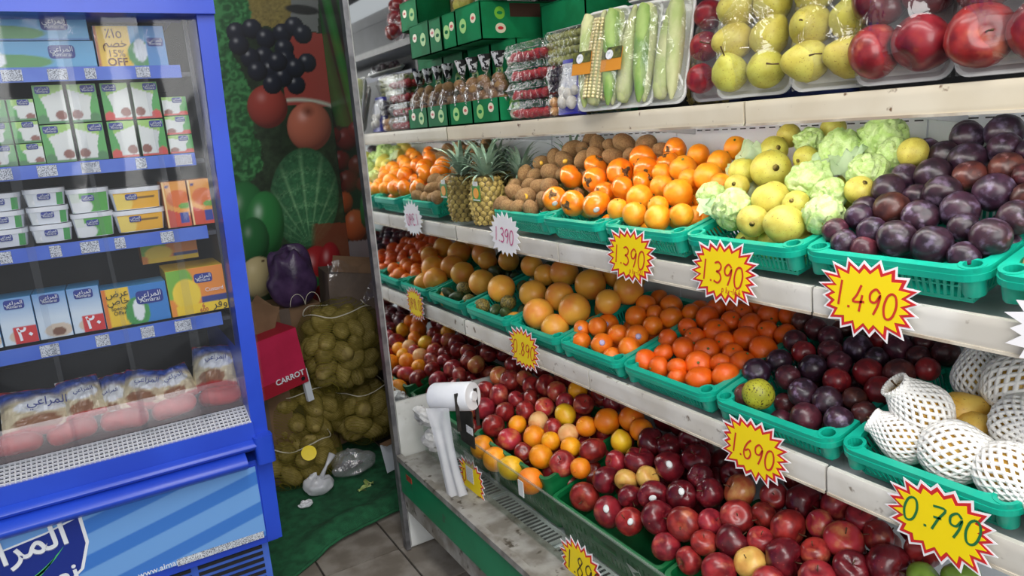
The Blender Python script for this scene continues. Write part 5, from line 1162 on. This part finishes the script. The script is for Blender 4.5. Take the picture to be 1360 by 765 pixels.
for i in range(3):
    tub('%s white lidded tub from below in the leftmost stack' % ORD[i], -.172, 1.388 + i * .047, .098, .046, f_tw, 'w1'); tub('%s white lidded tub from below in the second stack' % ORD[i], -.070, 1.388 + i * .048, .098, .047, f_tw, 'w2')
for i in range(2):
    tub('%s green tub of the two tub stack' % ('lower', 'upper')[i], .030, 1.388 + i * .067, .104, .066, f_tg, 'g'); tub('%s yellow tub beside the orange cartons' % ('lower', 'upper')[i], .146, 1.388 + i * .062, .134, .061, f_ty, 'y')
f_oj = lambda u, v: paint(flat(u, C3(238, 160, 60)), (el(u, v, .6, .62, .5, .2), C3(226, 110, 36)), ((v < .42 - .2 * u).astype(float), C3(214, 70, 40)), (el(u, v, .85, .45, .3, .07), C3(110, 170, 60)), (rc(u, v, .55, .95, .08, .32), C3(40, 60, 150)), (el(u, v, .2, .9, .08, .04), C3(80, 60, 120)), (rc(u, v, 0, .06, 0, 1), C3(244, 214, 150)))
for i, (a, b) in enumerate(((.213, .277), (.281, .343))): pack('juice_carton', '%s tall orange carton at the end of the tub shelf' % ('left', 'right')[i], 'carton', a, b, 1.386, 1.517, f_oj, 'pk_orange', bw=0, key='oj', nu=22, nv=34, group='tall orange cartons')
# blue-white cream boxes with red corner
def f_cook(red):
    def fn(u, v):
        c = paint(flat(u, C3(206, 222, 236)), (np.clip((v - .45) * 2, 0, 1) * .8, C3(70, 140, 205)), (el(u, v, .6, .16, .45, .16), C3(206, 190, 170)), (el(u, v, .6, .13, .22, .10), C3(120, 80, 60)))
        return paint(c, (((v < .36) & (u > .3)).astype(float), C3(204, 44, 48))) if red else c
    return fn
for i, (a, b, red) in enumerate(((-.228, -.150, True), (-.147, -.070, False), (-.067, .010, True), (-.31, -.232, False))):
    t = pack('cooking_cream', '%s blue and white cream box on the lowest cooler shelf' % ('leftmost red cornered', 'plain', 'red cornered middle', 'cut off')[i], 'carton', a, b, 1.129, 1.255, f_cook(red), 'pk_blue', bz=.86, bw=.046, key=('ck', red), group='cooking cream boxes', nu=24, nv=34, yaw=-3)
    if red: text('offer_lettering', '٢٠', .05, 'white_print', t, (.05, -.002, .024), (R_(90), 0, 0), bold=.001)
f_so = lambda u, v: paint(flat(u, C3(50, 126, 200)), (rc(u, v, 0, .06, 0, 1), C3(220, 120, 40)), (rc(u, v, .06, .42, 0, 1), C3(238, 198, 44)), (el(u, v, .5, .3, .2, .42), C3(66, 150, 76)), (el(u, v, .52, .36, .09, .3), C3(228, 234, 238)), (rc(u, v, .06, .42, 0, .0), C3(1, 1, 1)))
t = pack('offer_box', 'blue and yellow special offer box in the middle of the lowest shelf', 'box', .013, .178, 1.126, 1.238, f_so, 'pk_blue', bx=.72, bz=.66, bw=.07, nu=40, nv=30)
for k_, (b_, z_) in enumerate((('\uFEBD\uFEAE\uFECB', .096), ('\uFEB9\uFE8E\uFEA7', .074), ('Special', .054), ('Offer', .040))): text('offer_lettering', b_, .026 if k_ < 2 else .015, 'offer_text', t, (.038, -.002, z_), (R_(90), 0, 0))
f_cu = lambda u, v: paint(flat(u, C3(232, 140, 50)), (el(u, v, .1, .75, .35, .4), C3(120, 180, 60)), (el(u, v, .3, .45, .25, .35), C3(242, 210, 60)), (rc(u, v, .55, 1, .22, .36), C3(46, 60, 130)), (rc(u, v, .1, 1, 0, .22), C3(244, 206, 40)))
t = pack('custard_box', 'orange custard box with a yellow price band at the shelf end', 'box', .182, .342, 1.126, 1.262, f_cu, 'pk_yellow', bx=.62, bz=.76, bw=.05, nu=40, nv=36, depth=.16)
text('offer_lettering', '\uFEAE\uFED3\uFEED', .032, 'offer_text', t, (.135, -.002, .018), (R_(90), 0, 0)); text('offer_lettering', '6', .018, 'pk_red', t, (.088, -.002, .02), (R_(90), 0, 0)); text('offer_lettering', '600', .016, 'pk_red', t, (.088, -.002, .007), (R_(90), 0, 0)); text('offer_lettering', 'Custard', .016, 'white_print', t, (.125, -.002, .066), (R_(90), 0, 0))
pack('custard_box', 'dim orange box at the back of the lowest shelf', 'box', .14, .30, 1.27, 1.335, f_cu, 'pk_orange', y=2.46, bw=0)
MB().box((0, 0, 0), (.02, .02, .02))
# bags of grated cheese over red trays
f_bag = lambda u, v: paint(flat(u, C3(210, 198, 166)), (np.clip((v - .62) * 6, 0, 1), C3(60, 90, 180)), (el(u, v, .5, .52, .38, .16), C3(226, 230, 236)), (el(u, v, .4, .2, .3, .14), C3(150, 110, 84)), (((v < .12) | (v > .92)).astype(float), C3(190, 56, 60)))
def bag(label, x, z, w, h, dz=.05, yaw=0, seed=0, roll=0):
    t = thing('cheese_bag', label, 'bag', (x, 2.36, z), (R_(-38), R_(roll), R_(yaw)), 'grated cheese bags'); o = Vector((seed * 3, 1, 0))
    def bend(px, y, pz):
        u, v = px / w, pz / h; b = (max(0, math.sin(math.pi * u)) * max(0, math.sin(math.pi * v))) ** .5
        return ((u - .5) * w, -dz * b * (1 + .35 * noise.noise(Vector((u * 3, v * 3, 0)) + o)) + .008 * noise.noise(Vector((u * 9, v * 9, 1)) + o), pz)
    put('bag_front', printed('bag_front', w, h, f_bag, 26, 24, bend=bend), t)
    MB().surf(lambda u, v: ((u - .5) * w, .03 * (math.sin(math.pi * u) * math.sin(math.pi * v)) ** .5, v * h), 12, 12).build('bag_back', 'pk_white', t, True, fix=False)
    text('lettering', AR['almarai'], w * .16, 'brand_blue', t, (0, -dz * 1.35, h * .52), (R_(90), 0, 0))
bag('large flat cheese bag at the left of the cooler deck', -.185, .845, .21, .14, .05, 8, 1, 9); bag('narrow upright cheese bag with blue top in the middle of the deck', -.005, .825, .09, .16, .045, -10, 2, -5)
bag('cheese bag lying behind the narrow one', .07, .85, .14, .125, .055, -12, 3, 12); bag('small cheese bag right of the middle', .17, .85, .12, .115, .05, 8, 4, -10); bag('cheese bag with blue band at the right end of the deck', .275, .86, .135, .15, .055, -8, 5, 6); bag('half hidden red cheese bag behind the large flat one', -.08, .865, .11, .13, .04, 10, 6)
for i in range(5):
    t = thing('red_packet', '%s flat red packet along the front of the cooler deck' % ('leftmost', 'second', 'middle', 'fourth', 'rightmost')[i], 'packet', (-.26 + i * .135, 2.345, .842), (R_(-20 + 5 * (i % 3)), R_(4 * (-1) ** i), R_(5 * (i % 2))), 'flat red packets')
    MB().surf(lambda u, v: (.064 * math.copysign(abs(math.cos(6.283 * u)) ** .5, math.cos(6.283 * u)) * math.sin(math.pi * v) ** .35, .04 * math.copysign(abs(math.sin(6.283 * u)) ** .5, math.sin(6.283 * u)) * math.sin(math.pi * v) ** .35, -.026 * math.cos(math.pi * v) + .004 * math.sin(17 * u + i)), 24, 10, closed=True).build('wrapper', 'pk_red', t, True)
    MB().box((0, .02, .027), (.07, .03, .001)).build('printed_label', 'pk_white', t)

for src, xs, nm in (('milk_carton_box', (-.66,), 'long blue milk box continuing the row to the left'), ('cream_carton', (-.26, -.34, -.42), 'cream carton further left on the second cooler shelf'), ('spread_tub', (-.28, -.39, -.50), 'white lidded tub further left on the third cooler shelf'), ('cooking_cream', (-.39, -.47, -.55), 'cream box further left on the lowest cooler shelf'), ('cheese_bag', (-.42, -.6), 'cheese bag further left on the cooler deck'), ('red_packet', (-.4, -.54), 'red packet further left on the cooler deck')):
    base = bpy.data.objects[src]
    for k, x in enumerate(xs): dup(base, (x, base.location.y, base.location.z), None, ORD[k] + ' ' + nm, base.get('group') or 'milk boxes')

# ------------------------------------------------------------------ mural films behind the sacks
def hsh(x, y): return (np.sin(x * 127.1 + y * 311.7) * 43758.5453) % 1
def vnoise(x, y):
    xi, yi = np.floor(x), np.floor(y); fx, fy = x - xi, y - yi; fx = fx * fx * (3 - 2 * fx); fy = fy * fy * (3 - 2 * fy)
    return (hsh(xi, yi) * (1 - fx) + hsh(xi + 1, yi) * fx) * (1 - fy) + (hsh(xi, yi + 1) * (1 - fx) + hsh(xi + 1, yi + 1) * fx) * fy
def fbm(x, y): return vnoise(x, y) * .5 + vnoise(x * 2.1, y * 2.1) * .3 + vnoise(x * 4.3, y * 4.3) * .2
def ballp(c, x, y, cx, cy, rx, ry, col, hi=.5, dark=.25, lx=-.35, ly=-.45):
    dx, dy = (x - cx) / rx, (y - cy) / ry; d = dx * dx + dy * dy; m = np.clip((1 - d) / .08, 0, 1); z = np.sqrt(np.clip(1 - d, 0, 1))
    sh = np.clip(dx * lx + dy * ly + z * .8, 0, 1); s = dark + (1 - dark) * sh; hl = np.exp(-(((dx - lx * .9) ** 2 + (dy - ly * .9) ** 2) / .035)) * hi
    cc = np.asarray(col)[None] * s[:, None] * 1.15 + hl[:, None]
    return c * (1 - m[:, None]) + cc * m[:, None]
def mural(x, y):          # x to the right, y down, in the print's own units
    n1 = fbm(x / 16, y / 16); n2 = fbm(x / 7 + 9, y / 7); n3 = fbm(x / 40, y / 40)
    c = C3(44, 64, 40)[None] * (.25 + 1.1 * n1[:, None] * n3[:, None] * 2)
    m = ((x > 245) & (y > 95) & (y < 318)).astype(float); c = paint(c, (m, C3(168, 70, 62)))           # melon
    m = np.clip(1 - np.abs(y - (300 + .0016 * (x - 300) ** 2)) / 9, 0, 1) * (x > 235); c = paint(c, (m, C3(206, 214, 196)))
    m = ((x > 120) & (x < 265) & (y < 82 + 14 * n1)).astype(float); c = c * (1 - m[:, None]) + m[:, None] * (C3(150, 132, 70)[None] * (.4 + .9 * n2[:, None]))   # pineapple
    m = ((x > 265) & (x < 350) & (y < 92)).astype(float); c = paint(c, (m, C3(150, 152, 150) * .7)); m = el(x, y, 300, 30, 60, 16, .4); c = paint(c, (m, C3(30, 30, 32)))
    edge = 112 + 22 * np.sin(y / 37) + 60 * np.clip((y - 260) / 160, 0, 1) * np.clip((560 - y) / 100, 0, 1) + 26 * n1      # lettuce
    m = np.clip((edge - x) / 5, 0, 1) * (y < 560); n4 = fbm(x / 46 + 3, y / 46) + .25 * n1; rid = np.abs(np.sin((n4 * 3.2 + x / 80 + y / 120) * 3.1)) ** .7
    lc = C3(44, 112, 58)[None] * (.28 + .5 * rid[:, None] + .5 * n2[:, None] * n1[:, None] * 2) + C3(80, 140, 84)[None] * (np.clip(rid - .75, 0, 1)[:, None]) * 2; c = c * (1 - m[:, None]) + lc * m[:, None]
    c = ballp(c, x, y, 195, 325, 62, 66, C3(170, 66, 54), .15); c = ballp(c, x, y, 325, 382, 72, 78, C3(196, 112, 88), .25)
    m = np.clip(1 - np.hypot((x - 320) / 26, (y - 335) / 22), 0, 1); c = paint(c, (m, C3(120, 60, 44)))
    for gx, gy in ((105, 115), (150, 100), (190, 125), (185, 178), (145, 185), (112, 150), (240, 105), (275, 82), (302, 102), (245, 150), (252, 182), (316, 187), (282, 256), (205, 215), (242, 235), (210, 258), (165, 222), (280, 205), (225, 190)):
        c = ballp(c, x, y, gx, gy, 30, 30, C3(30, 34, 52), .35, .15)
    # savoy cabbage
    dx, dy = (x - 312) / 112, (y - 605) / 160; d = dx * dx + dy * dy; m = np.clip((1 - d) / .06, 0, 1)
    vein = np.clip(1 - np.abs(np.sin((np.arctan2(y - 760, x - 330) * 13))) * 2.2, 0, 1) + np.clip(1 - np.abs(np.sin((np.hypot(x - 330, y - 760) / 17 + n2 * 3))) * 2.6, 0, 1) * .7
    cc = C3(62, 122, 80)[None] * (.4 + .75 * n2[:, None]) * (1.25 - .6 * d[:, None]) + C3(150, 190, 140)[None] * (vein * .45 * np.clip(1.1 - d, 0, 1))[:, None]; c = c * (1 - m[:, None]) + cc * m[:, None]
    c = ballp(c, x, y, 125, 660, 70, 110, C3(36, 120, 58), .3); c = ballp(c, x, y, 185, 690, 62, 110, C3(44, 132, 64), .45); c = ballp(c, x, y, 150, 740, 50, 80, C3(34, 110, 54), .2)
    m = ((x > 330) & (y > 690)).astype(float) * np.clip((x - 330) / 20, 0, 1); c = paint(c, (m * .8, C3(120, 62, 40)))
    c = ballp(c, x, y, 165, 850, 58, 66, C3(206, 190, 140), .1); m = el(x, y, 180, 800, 6, 5, .5); c = paint(c, (m, C3(90, 70, 40)))
    c = ballp(c, x, y, 350, 850, 62, 90, C3(158, 34, 38), .35); c = ballp(c, x, y, 395, 830, 40, 80, C3(146, 28, 34), .25); c = ballp(c, x, y, 300, 920, 60, 60, C3(130, 26, 32), .2)
    m = el(x, y, 345, 880, 24, 20, .4); c = paint(c, (m, C3(44, 110, 62)))
    m = (y > 960).astype(float); c = paint(c, (m, C3(70, 44, 34)))
    return c * 1.2
def mural2(x, y):
    n1 = fbm(x / 14, y / 14); c = C3(26, 36, 26)[None] * (.6 + n1[:, None])
    for k, (sl, off, wd, g) in enumerate(((.55, 330, 26, 92), (.5, 380, 16, 120), (.62, 262, 20, 70), (.5, 430, 22, 100))):
        d = np.abs(x - (off + sl * y * .5)) / wd; m = np.clip((1 - d) / .2, 0, 1) * (y < 380); cc = C3(36, g + 30, 50)[None] * (1.1 - .6 * d[:, None]); c = c * (1 - m[:, None]) + cc * m[:, None]
    for gx, gy, r in ((440, 420, 34), (475, 392, 30), (425, 485, 30), (480, 500, 34), (447, 550, 36), (500, 560, 28), (400, 410, 26), (405, 545, 26)): c = ballp(c, x, y, gx, gy, r, r, C3(128, 36, 34), .25)
    c = ballp(c, x, y, 435, 615, 28, 34, C3(206, 92, 44), .25); c = ballp(c, x, y, 470, 690, 40, 52, C3(216, 106, 56), .3); c = ballp(c, x, y, 500, 640, 16, 60, C3(50, 120, 60), .2)
    m = (y > 740).astype(float); c = paint(c, (m, C3(150, 150, 152)))
    m = (y > 800).astype(float); c = paint(c, (m, C3(80, 60, 50)))
    return c * 1.15
X0, X1, Z0, Z1 = .45, 1.246, .42, 2.48
A = ((600.44, -85.5, -202.43), (-53.98, -599.63, 1446.36))
mu = thing('vegetable_mural', 'printed wall film of lettuce, grapes, apple and cabbage behind the potato sacks', 'mural', (X0, 3.896, Z0))
put('printed_film', printed('printed_film', X1 - X0, Z1 - Z0, lambda u, v: mural(*(A[k][0] * (X0 + u * (X1 - X0)) + A[k][1] * (Z0 + v * (Z1 - Z0)) + A[k][2] for k in (0, 1))), 150, 380, 'print_gloss'), mu)
MB().box(((X1 - X0) / 2, .002, (Z1 - Z0) / 2), (X1 - X0, .002, Z1 - Z0)).build('backing', 'wallpaint', mu)
B2 = ((-536.27, -116.65, 43.385, 11.703, 1951.6), (-588.97, -1257.81, 43.842, 175.67, 2967.83))
def m2(u, v):
    yy = 3.894 - u * 1.39; z = Z0 + v * (Z1 - Z0); return mural2(*(B2[k][0] * yy + B2[k][1] * z + B2[k][2] * yy * yy + B2[k][3] * yy * z + B2[k][4] for k in (0, 1)))
mv = thing('vegetable_mural', 'printed wall film of pea pods and tomatoes on the side wall by the case', 'mural', (1.246, 3.894, Z0), (0, 0, R_(-90)))
put('printed_film', printed('printed_film', 1.39, Z1 - Z0, m2, 110, 240, 'print_gloss'), mv)
MB().box((.695, .001, (Z1 - Z0) / 2), (1.39, .001, Z1 - Z0)).build('backing', 'wallpaint', mv)

# ------------------------------------------------------------------ potatoes in net sacks
pm('potato', srgb(160, 142, 78), srgb(132, 114, 58), 2.2, .7, .1, 8, rnd=.1, c3=srgb(110, 90, 44), s3=6, lo3=.62, hi3=.72)
POT = [fmesh('potato', 'potato', ball_prof(10), wob(.16, 1.1, 90 + s, sq=(.82, .78, 1.25)), 14) for s in range(3)]
def netmat():
    m = bpy.data.materials.new('sack_net'); m.use_nodes = True; nt = m.node_tree; N = nt.nodes; L = nt.links; N.remove(N['Principled BSDF'])
    tc = N.new('ShaderNodeTexCoord'); d = N.new('ShaderNodeBsdfDiffuse'); d.inputs[0].default_value = srgb(124, 114, 44); t = N.new('ShaderNodeBsdfTransparent'); vals = []
    for dr in ('DIAGONAL', 'Z'):
        w = N.new('ShaderNodeTexWave'); w.bands_direction = dr; w.inputs['Scale'].default_value = 42; w.inputs['Distortion'].default_value = 1.0; L.new(tc.outputs['Object'], w.inputs['Vector'])
        g = N.new('ShaderNodeMath'); g.operation = 'GREATER_THAN'; g.inputs[1].default_value = .95; L.new(w.outputs['Fac'], g.inputs[0]); vals.append(g)
    mx = N.new('ShaderNodeMath'); mx.operation = 'MAXIMUM'; L.new(vals[0].outputs[0], mx.inputs[0]); L.new(vals[1].outputs[0], mx.inputs[1])
    s = N.new('ShaderNodeMixShader'); L.new(mx.outputs[0], s.inputs[0]); L.new(t.outputs[0], s.inputs[1]); L.new(d.outputs[0], s.inputs[2]); L.new(s.outputs[0], N['Material Output'].inputs[0]); MATS['sack_net'] = m
netmat()
pm('cord_white', srgb(206, 200, 180), rough=.7)
def sack(label, what, c, ax, rz, seed, n=46):
    rd = random.Random(seed); E = Euler((0, 0, rz)).to_matrix(); c = Vector(c); r = .054
    t = thing('potato_sack', label, 'sack', (c.x, c.y, c.z - ax[2]), (0, 0, rz), 'net sacks of potatoes'); o = Vector((seed, 0, 0))
    def sq(a, e): return math.copysign(abs(a) ** e, a)
    def shell(u, v, k=1.0):
        a = 6.283 * u; b = math.pi * v; p = Vector((sq(math.cos(a), .8) * math.sin(b) ** .7, sq(math.sin(a), .8) * math.sin(b) ** .7, -sq(math.cos(b), .85)))
        q = k * (1 + .06 * noise.noise(p * 2.2 + o)); return (p.x * ax[0] * q, p.y * ax[1] * q, p.z * ax[2] * q + ax[2])
    MB().surf(lambda u, v: shell(u, v, 1.035), 28, 18, closed=True).build('net', 'sack_net', t, True)
    pts = []; tries = 0
    while len(pts) < n and tries < 5000:
        tries += 1; u, v = rd.random(), rd.uniform(.06, .94); p = Vector(shell(u, v, 1 - r * .85 / min(ax)))
        w = E @ p + Vector((c.x, c.y, c.z - ax[2]))
        if (E @ (p - Vector((0, 0, ax[2])))).dot(Vector((-.35, -1, .45))) < -.05: continue
        if all((w - q).length > r * 1.22 for q in pts):
            pts.append(w)
            ob = put('potato', rd.choice(POT), None, w, (rd.uniform(0, 6), rd.uniform(0, 6), rd.uniform(0, 6)), r * rd.uniform(.85, 1.1)); tag(ob, 'potato inside the %s' % what, 'potato', 'potatoes in the ' + what)
    MB().tube([Vector(shell(u, .78 if ax[2] < .3 else .3, 1.06)) + Vector((0, 0, .01 * math.sin(u * 25))) for u in [k / 40 for k in range(41)]], .003, 5).build('draw_cord', 'cord_white', t, True)
    return t
sack('large upper net sack of potatoes resting on two others', 'large upper sack', (.975, 3.36, .625), (.20, .17, .215), .15, 1, 70)
sack('left lower net sack of potatoes beside the blue cooler', 'left lower sack', (.765, 3.46, .31), (.20, .16, .15), -.1, 2, 56)
sack('right lower net sack of potatoes against the wall', 'right lower sack', (1.07, 3.45, .235), (.165, .18, .155), .2, 3, 50)
sack('small bottom net sack of potatoes on the green mat', 'small bottom sack', (.70, 3.31, .132), (.19, .14, .115), .1, 4, 44)
yt = thing('sack_label', 'round yellow paper label on the lower potato sack', 'label', (.70, 3.135, .225), (R_(72), 0, R_(-12))); MB().lathe([(.018, 0), (.034, .001), (.034, .002), (.018, .001)], 20).build('paper_ring', 'star_yellow', yt)

# ------------------------------------------------------------------ cartons, bags and mat
pm('cardboard', srgb(136, 106, 78), srgb(120, 92, 66), 8, .75, .04, 60); pm('cardboard_grey', srgb(112, 96, 84), srgb(98, 84, 74), 8, .75)
pm('box_pink', srgb(206, 40, 84), srgb(190, 34, 74), 6, .5); pm('box_red', srgb(170, 26, 48), rough=.5)
cb = thing('carrot_carton', 'pink and red carton printed CARROT wedged beside the blue cooler', 'carton', (.62, 3.22, .50), (0, R_(-6), R_(14)))
MB().box((.03, .12, .135), (.26, .24, .27)).build('carton', 'box_red', cb); MB().box((.03, -.001, .165), (.258, .003, .205)).build('pink_print', 'box_pink', cb)
text('carton_lettering', 'CARROT', .036, 'white_print', cb, (.075, -.004, .055), (R_(90), 0, 0), bold=.0008)
MB().lathe([(.010, 0), (.010, .001)], 14, Matrix.Translation((.135, -.003, .025)) @ Matrix.Rotation(R_(90), 4, 'X')).build('carton_mark', 'black', cb)
for i, (a, lab) in enumerate(((28, 'a'), (-40, 'b'))): MB().box((0, 0, .07), (.16, .003, .14), Matrix.Translation((.02 + .10 * i, .10 + .06 * i, .27)) @ Matrix.Rotation(R_(a), 4, 'Y')).build('open_flap', 'cardboard', cb)
MB().box((.155, .02, -.02), (.03, .02, .16)).build('paper_strip', 'pk_white', cb)
bb = thing('brown_carton', 'open brown carton covered with clear film at the right of the nook', 'carton', (1.10, 3.55, .76), (0, R_(3), R_(-6)))
MB().box((0, 0, .10), (.24, .26, .20)).build('carton', 'cardboard_grey', bb); MB().box((-.02, -.135, .235), (.22, .003, .08), Matrix.Rotation(R_(8), 4, 'Y')).build('open_flap', 'cardboard', bb)
MB().surf(lambda u, v: (-.12 + .26 * u, -.14 - .02 * math.sin(5 * u + 3 * v), .25 - .20 * v + .02 * math.sin(9 * u)), 16, 12).build('clear_film', 'cling', bb, True, fix=False)
bc = thing('brown_carton', 'plain brown carton stacked under the film covered one', 'carton', (1.10, 3.56, .43), (0, 0, R_(-4))); MB().box((0, 0, .16), (.25, .27, .32)).build('carton', 'cardboard_grey', bc); MB().box((0, -.137, .16), (.05, .002, .32)).build('packing_tape', 'cardboard', bc)
bd = thing('brown_carton', 'tall brown carton supporting the purple bag behind the sacks', 'carton', (.78, 3.72, .005)); MB().box((0, 0, .40), (.36, .28, .80)).build('carton', 'cardboard', bd); MB().box((0, -.142, .4), (.05, .002, .80)).build('packing_tape', 'cardboard_grey', bd)
be = thing('brown_carton', 'low brown carton under the pink carton beside the cooler', 'carton', (.61, 3.40, .0)); MB().box((-.04, 0.06, .245), (.26, .22, .49)).build('carton', 'cardboard', be); MB().box((-.04, -.052, .245), (.05, .002, .49)).build('packing_tape', 'cardboard_grey', be)
bf = thing('brown_carton', 'brown carton holding up the stacked cartons at the wall', 'carton', (1.10, 3.72, .0)); MB().box((0, 0, .21), (.25, .24, .42)).build('carton', 'cardboard', bf); MB().box((0, -.122, .21), (.05, .002, .42)).build('packing_tape', 'cardboard_grey', bf)
pm('purple_bag', srgb(84, 62, 98), srgb(58, 40, 72), 9, .34, .6, 26)
pb = thing('purple_bag', 'shiny purple plastic bag with white string handles above the sacks', 'bag', (.845, 3.60, .81)); o = Vector((2, 7, 1)); pb.scale = (.8, .8, .82)
MB().surf(lambda u, v: tuple(Vector((.15 * math.cos(6.283 * u) * math.sin(math.pi * v) ** .6, .12 * math.sin(6.283 * u) * math.sin(math.pi * v) ** .6, .17 - .18 * math.cos(math.pi * v))) * (1 + .16 * noise.noise(Vector((math.cos(6.283 * u) * 1.6, math.sin(6.283 * u) * 1.6, v * 5)) + o))), 36, 28, closed=True).build('bag', 'purple_bag', pb, True)
for k in (0, 1): MB().tube([(.03 + .09 * k - .05 + .045 * math.cos(a), -.135 - .01 * k, .02 + .07 * math.sin(a)) for a in [math.pi * q / 12 for q in range(13)]], .0022, 5).build('string_handle', 'cord_white', pb, True)
pm('mat_green', srgb(34, 104, 66), srgb(22, 78, 48), 26, .95, .9, 260, lo=.3, hi=.7)
gm = thing('green_mat', 'rumpled green grass mat on the floor in front of the potato sacks', 'mat', (.7, 3.1, .002))
def matfn(u, v):
    # front edge curve, back edge straight
    x = lerp(.28, 1.13, u); fy = 2.50 + .15 * smooth01(0, .5, u) + .17 * u * u; y = lerp(fy, 3.62, v)
    bump = .05 * math.exp(-((v - .09) / .08) ** 2) * smooth01(.2, .5, u) + .012 * noise.noise(Vector((x * 6, y * 6, 0))) + .006 * noise.noise(Vector((x * 17, y * 17, 4)))
    return (x - .7, y - 3.1, .012 + max(0, bump))
MB().surf(matfn, 70, 80).build('pile', 'mat_green', gm, True, fix=False)
MB().tube([Vector(matfn(k / 40, 0)) + Vector((0, 0, -.003)) for k in range(41)], .007, 6).build('rolled_edge', 'mat_green', gm, True)
film('bag_clear', (.95, .96, .97, 1), .35, .12, .16, (.85, .86, .88, 1), bump=.7, bscale=22)
def blob(name, label, loc, s, m, seed, cat='bag', group=None, amp=.35):
    o = Vector((seed, seed * 2, 0)); t = thing(name, label, cat, loc, group=group)
    MB().surf(lambda u, v: tuple(Vector((s[0] * math.cos(6.283 * u) * math.sin(math.pi * v), s[1] * math.sin(6.283 * u) * math.sin(math.pi * v), s[2] * (1 - math.cos(math.pi * v)))) * (1 + amp * noise.noise(Vector((math.cos(6.283 * u) * 1.5, math.sin(6.283 * u) * 1.5, v * 4)) + o))), 26, 18, closed=True).build('film', m, t, 60)
    return t
t = blob('plastic_bag', 'clear plastic bag with dark scraps lying on the green mat', (.91, 3.22, .02), (.11, .08, .055), 'bag_clear', 3)
for k in range(9): MB().lathe(ball_prof(6), 8, Matrix.Translation((random.uniform(-.06, .06), random.uniform(-.03, .03), random.uniform(.03, .06))) @ Matrix.Diagonal((.02, .014, .01, 1))).build('scrap', 'grape_black', t, True)
t = blob('plastic_bag', 'knotted whitish plastic bag in front of the small potato sack', (.72, 3.13, .016), (.065, .055, .045), 'bag_thin', 5); MB().tube([(.02, 0, .08), (.05, .01, .12), (.09, .03, .16)], [.012, .006, .018], 8).build('knot', 'bag_thin', t, True)
blob('plastic_bag', 'small crumpled white bag end on the green mat', (.635, 3.05, .016), (.035, .022, .014), 'plastic_white', 6)
pm('leaf_pale', srgb(150, 176, 92), srgb(200, 206, 150), 20, .6)
for i, (p, r) in enumerate((((.90, 3.03, .024), .4), ((.935, 3.07, .026), 1.7))):
    t = thing('lettuce_scrap', ('nearer', 'farther')[i] + ' pale lettuce leaf scrap on the green mat', 'leaf', p, (.1, .1, r), 'lettuce scraps'); MB().surf(lambda u, v: ((u - .5) * .075, (v - .5) * .04 * math.sin(math.pi * (.1 + .8 * u)), .008 * math.sin(7 * u + 3 * v)), 12, 6).build('blade', 'leaf_pale', t, True, fix=False); MB().tube([(-.035, 0, .006), (0, 0, .002), (.036, 0, .006)], .003, 5).build('rib', 'leaf_pale', t, True)
wp = thing('paper_card', 'white folded card leaning by the right potato sack', 'card', (1.075, 3.10, .0), (R_(-12), 0, R_(20))); MB().box((0, 0, .10), (.07, .002, .14)).build('card', 'pk_white', wp); MB().box((.01, .012, .17), (.08, .05, .003), Matrix.Rotation(R_(10), 4, 'X')).build('flap', 'cardboard', wp)
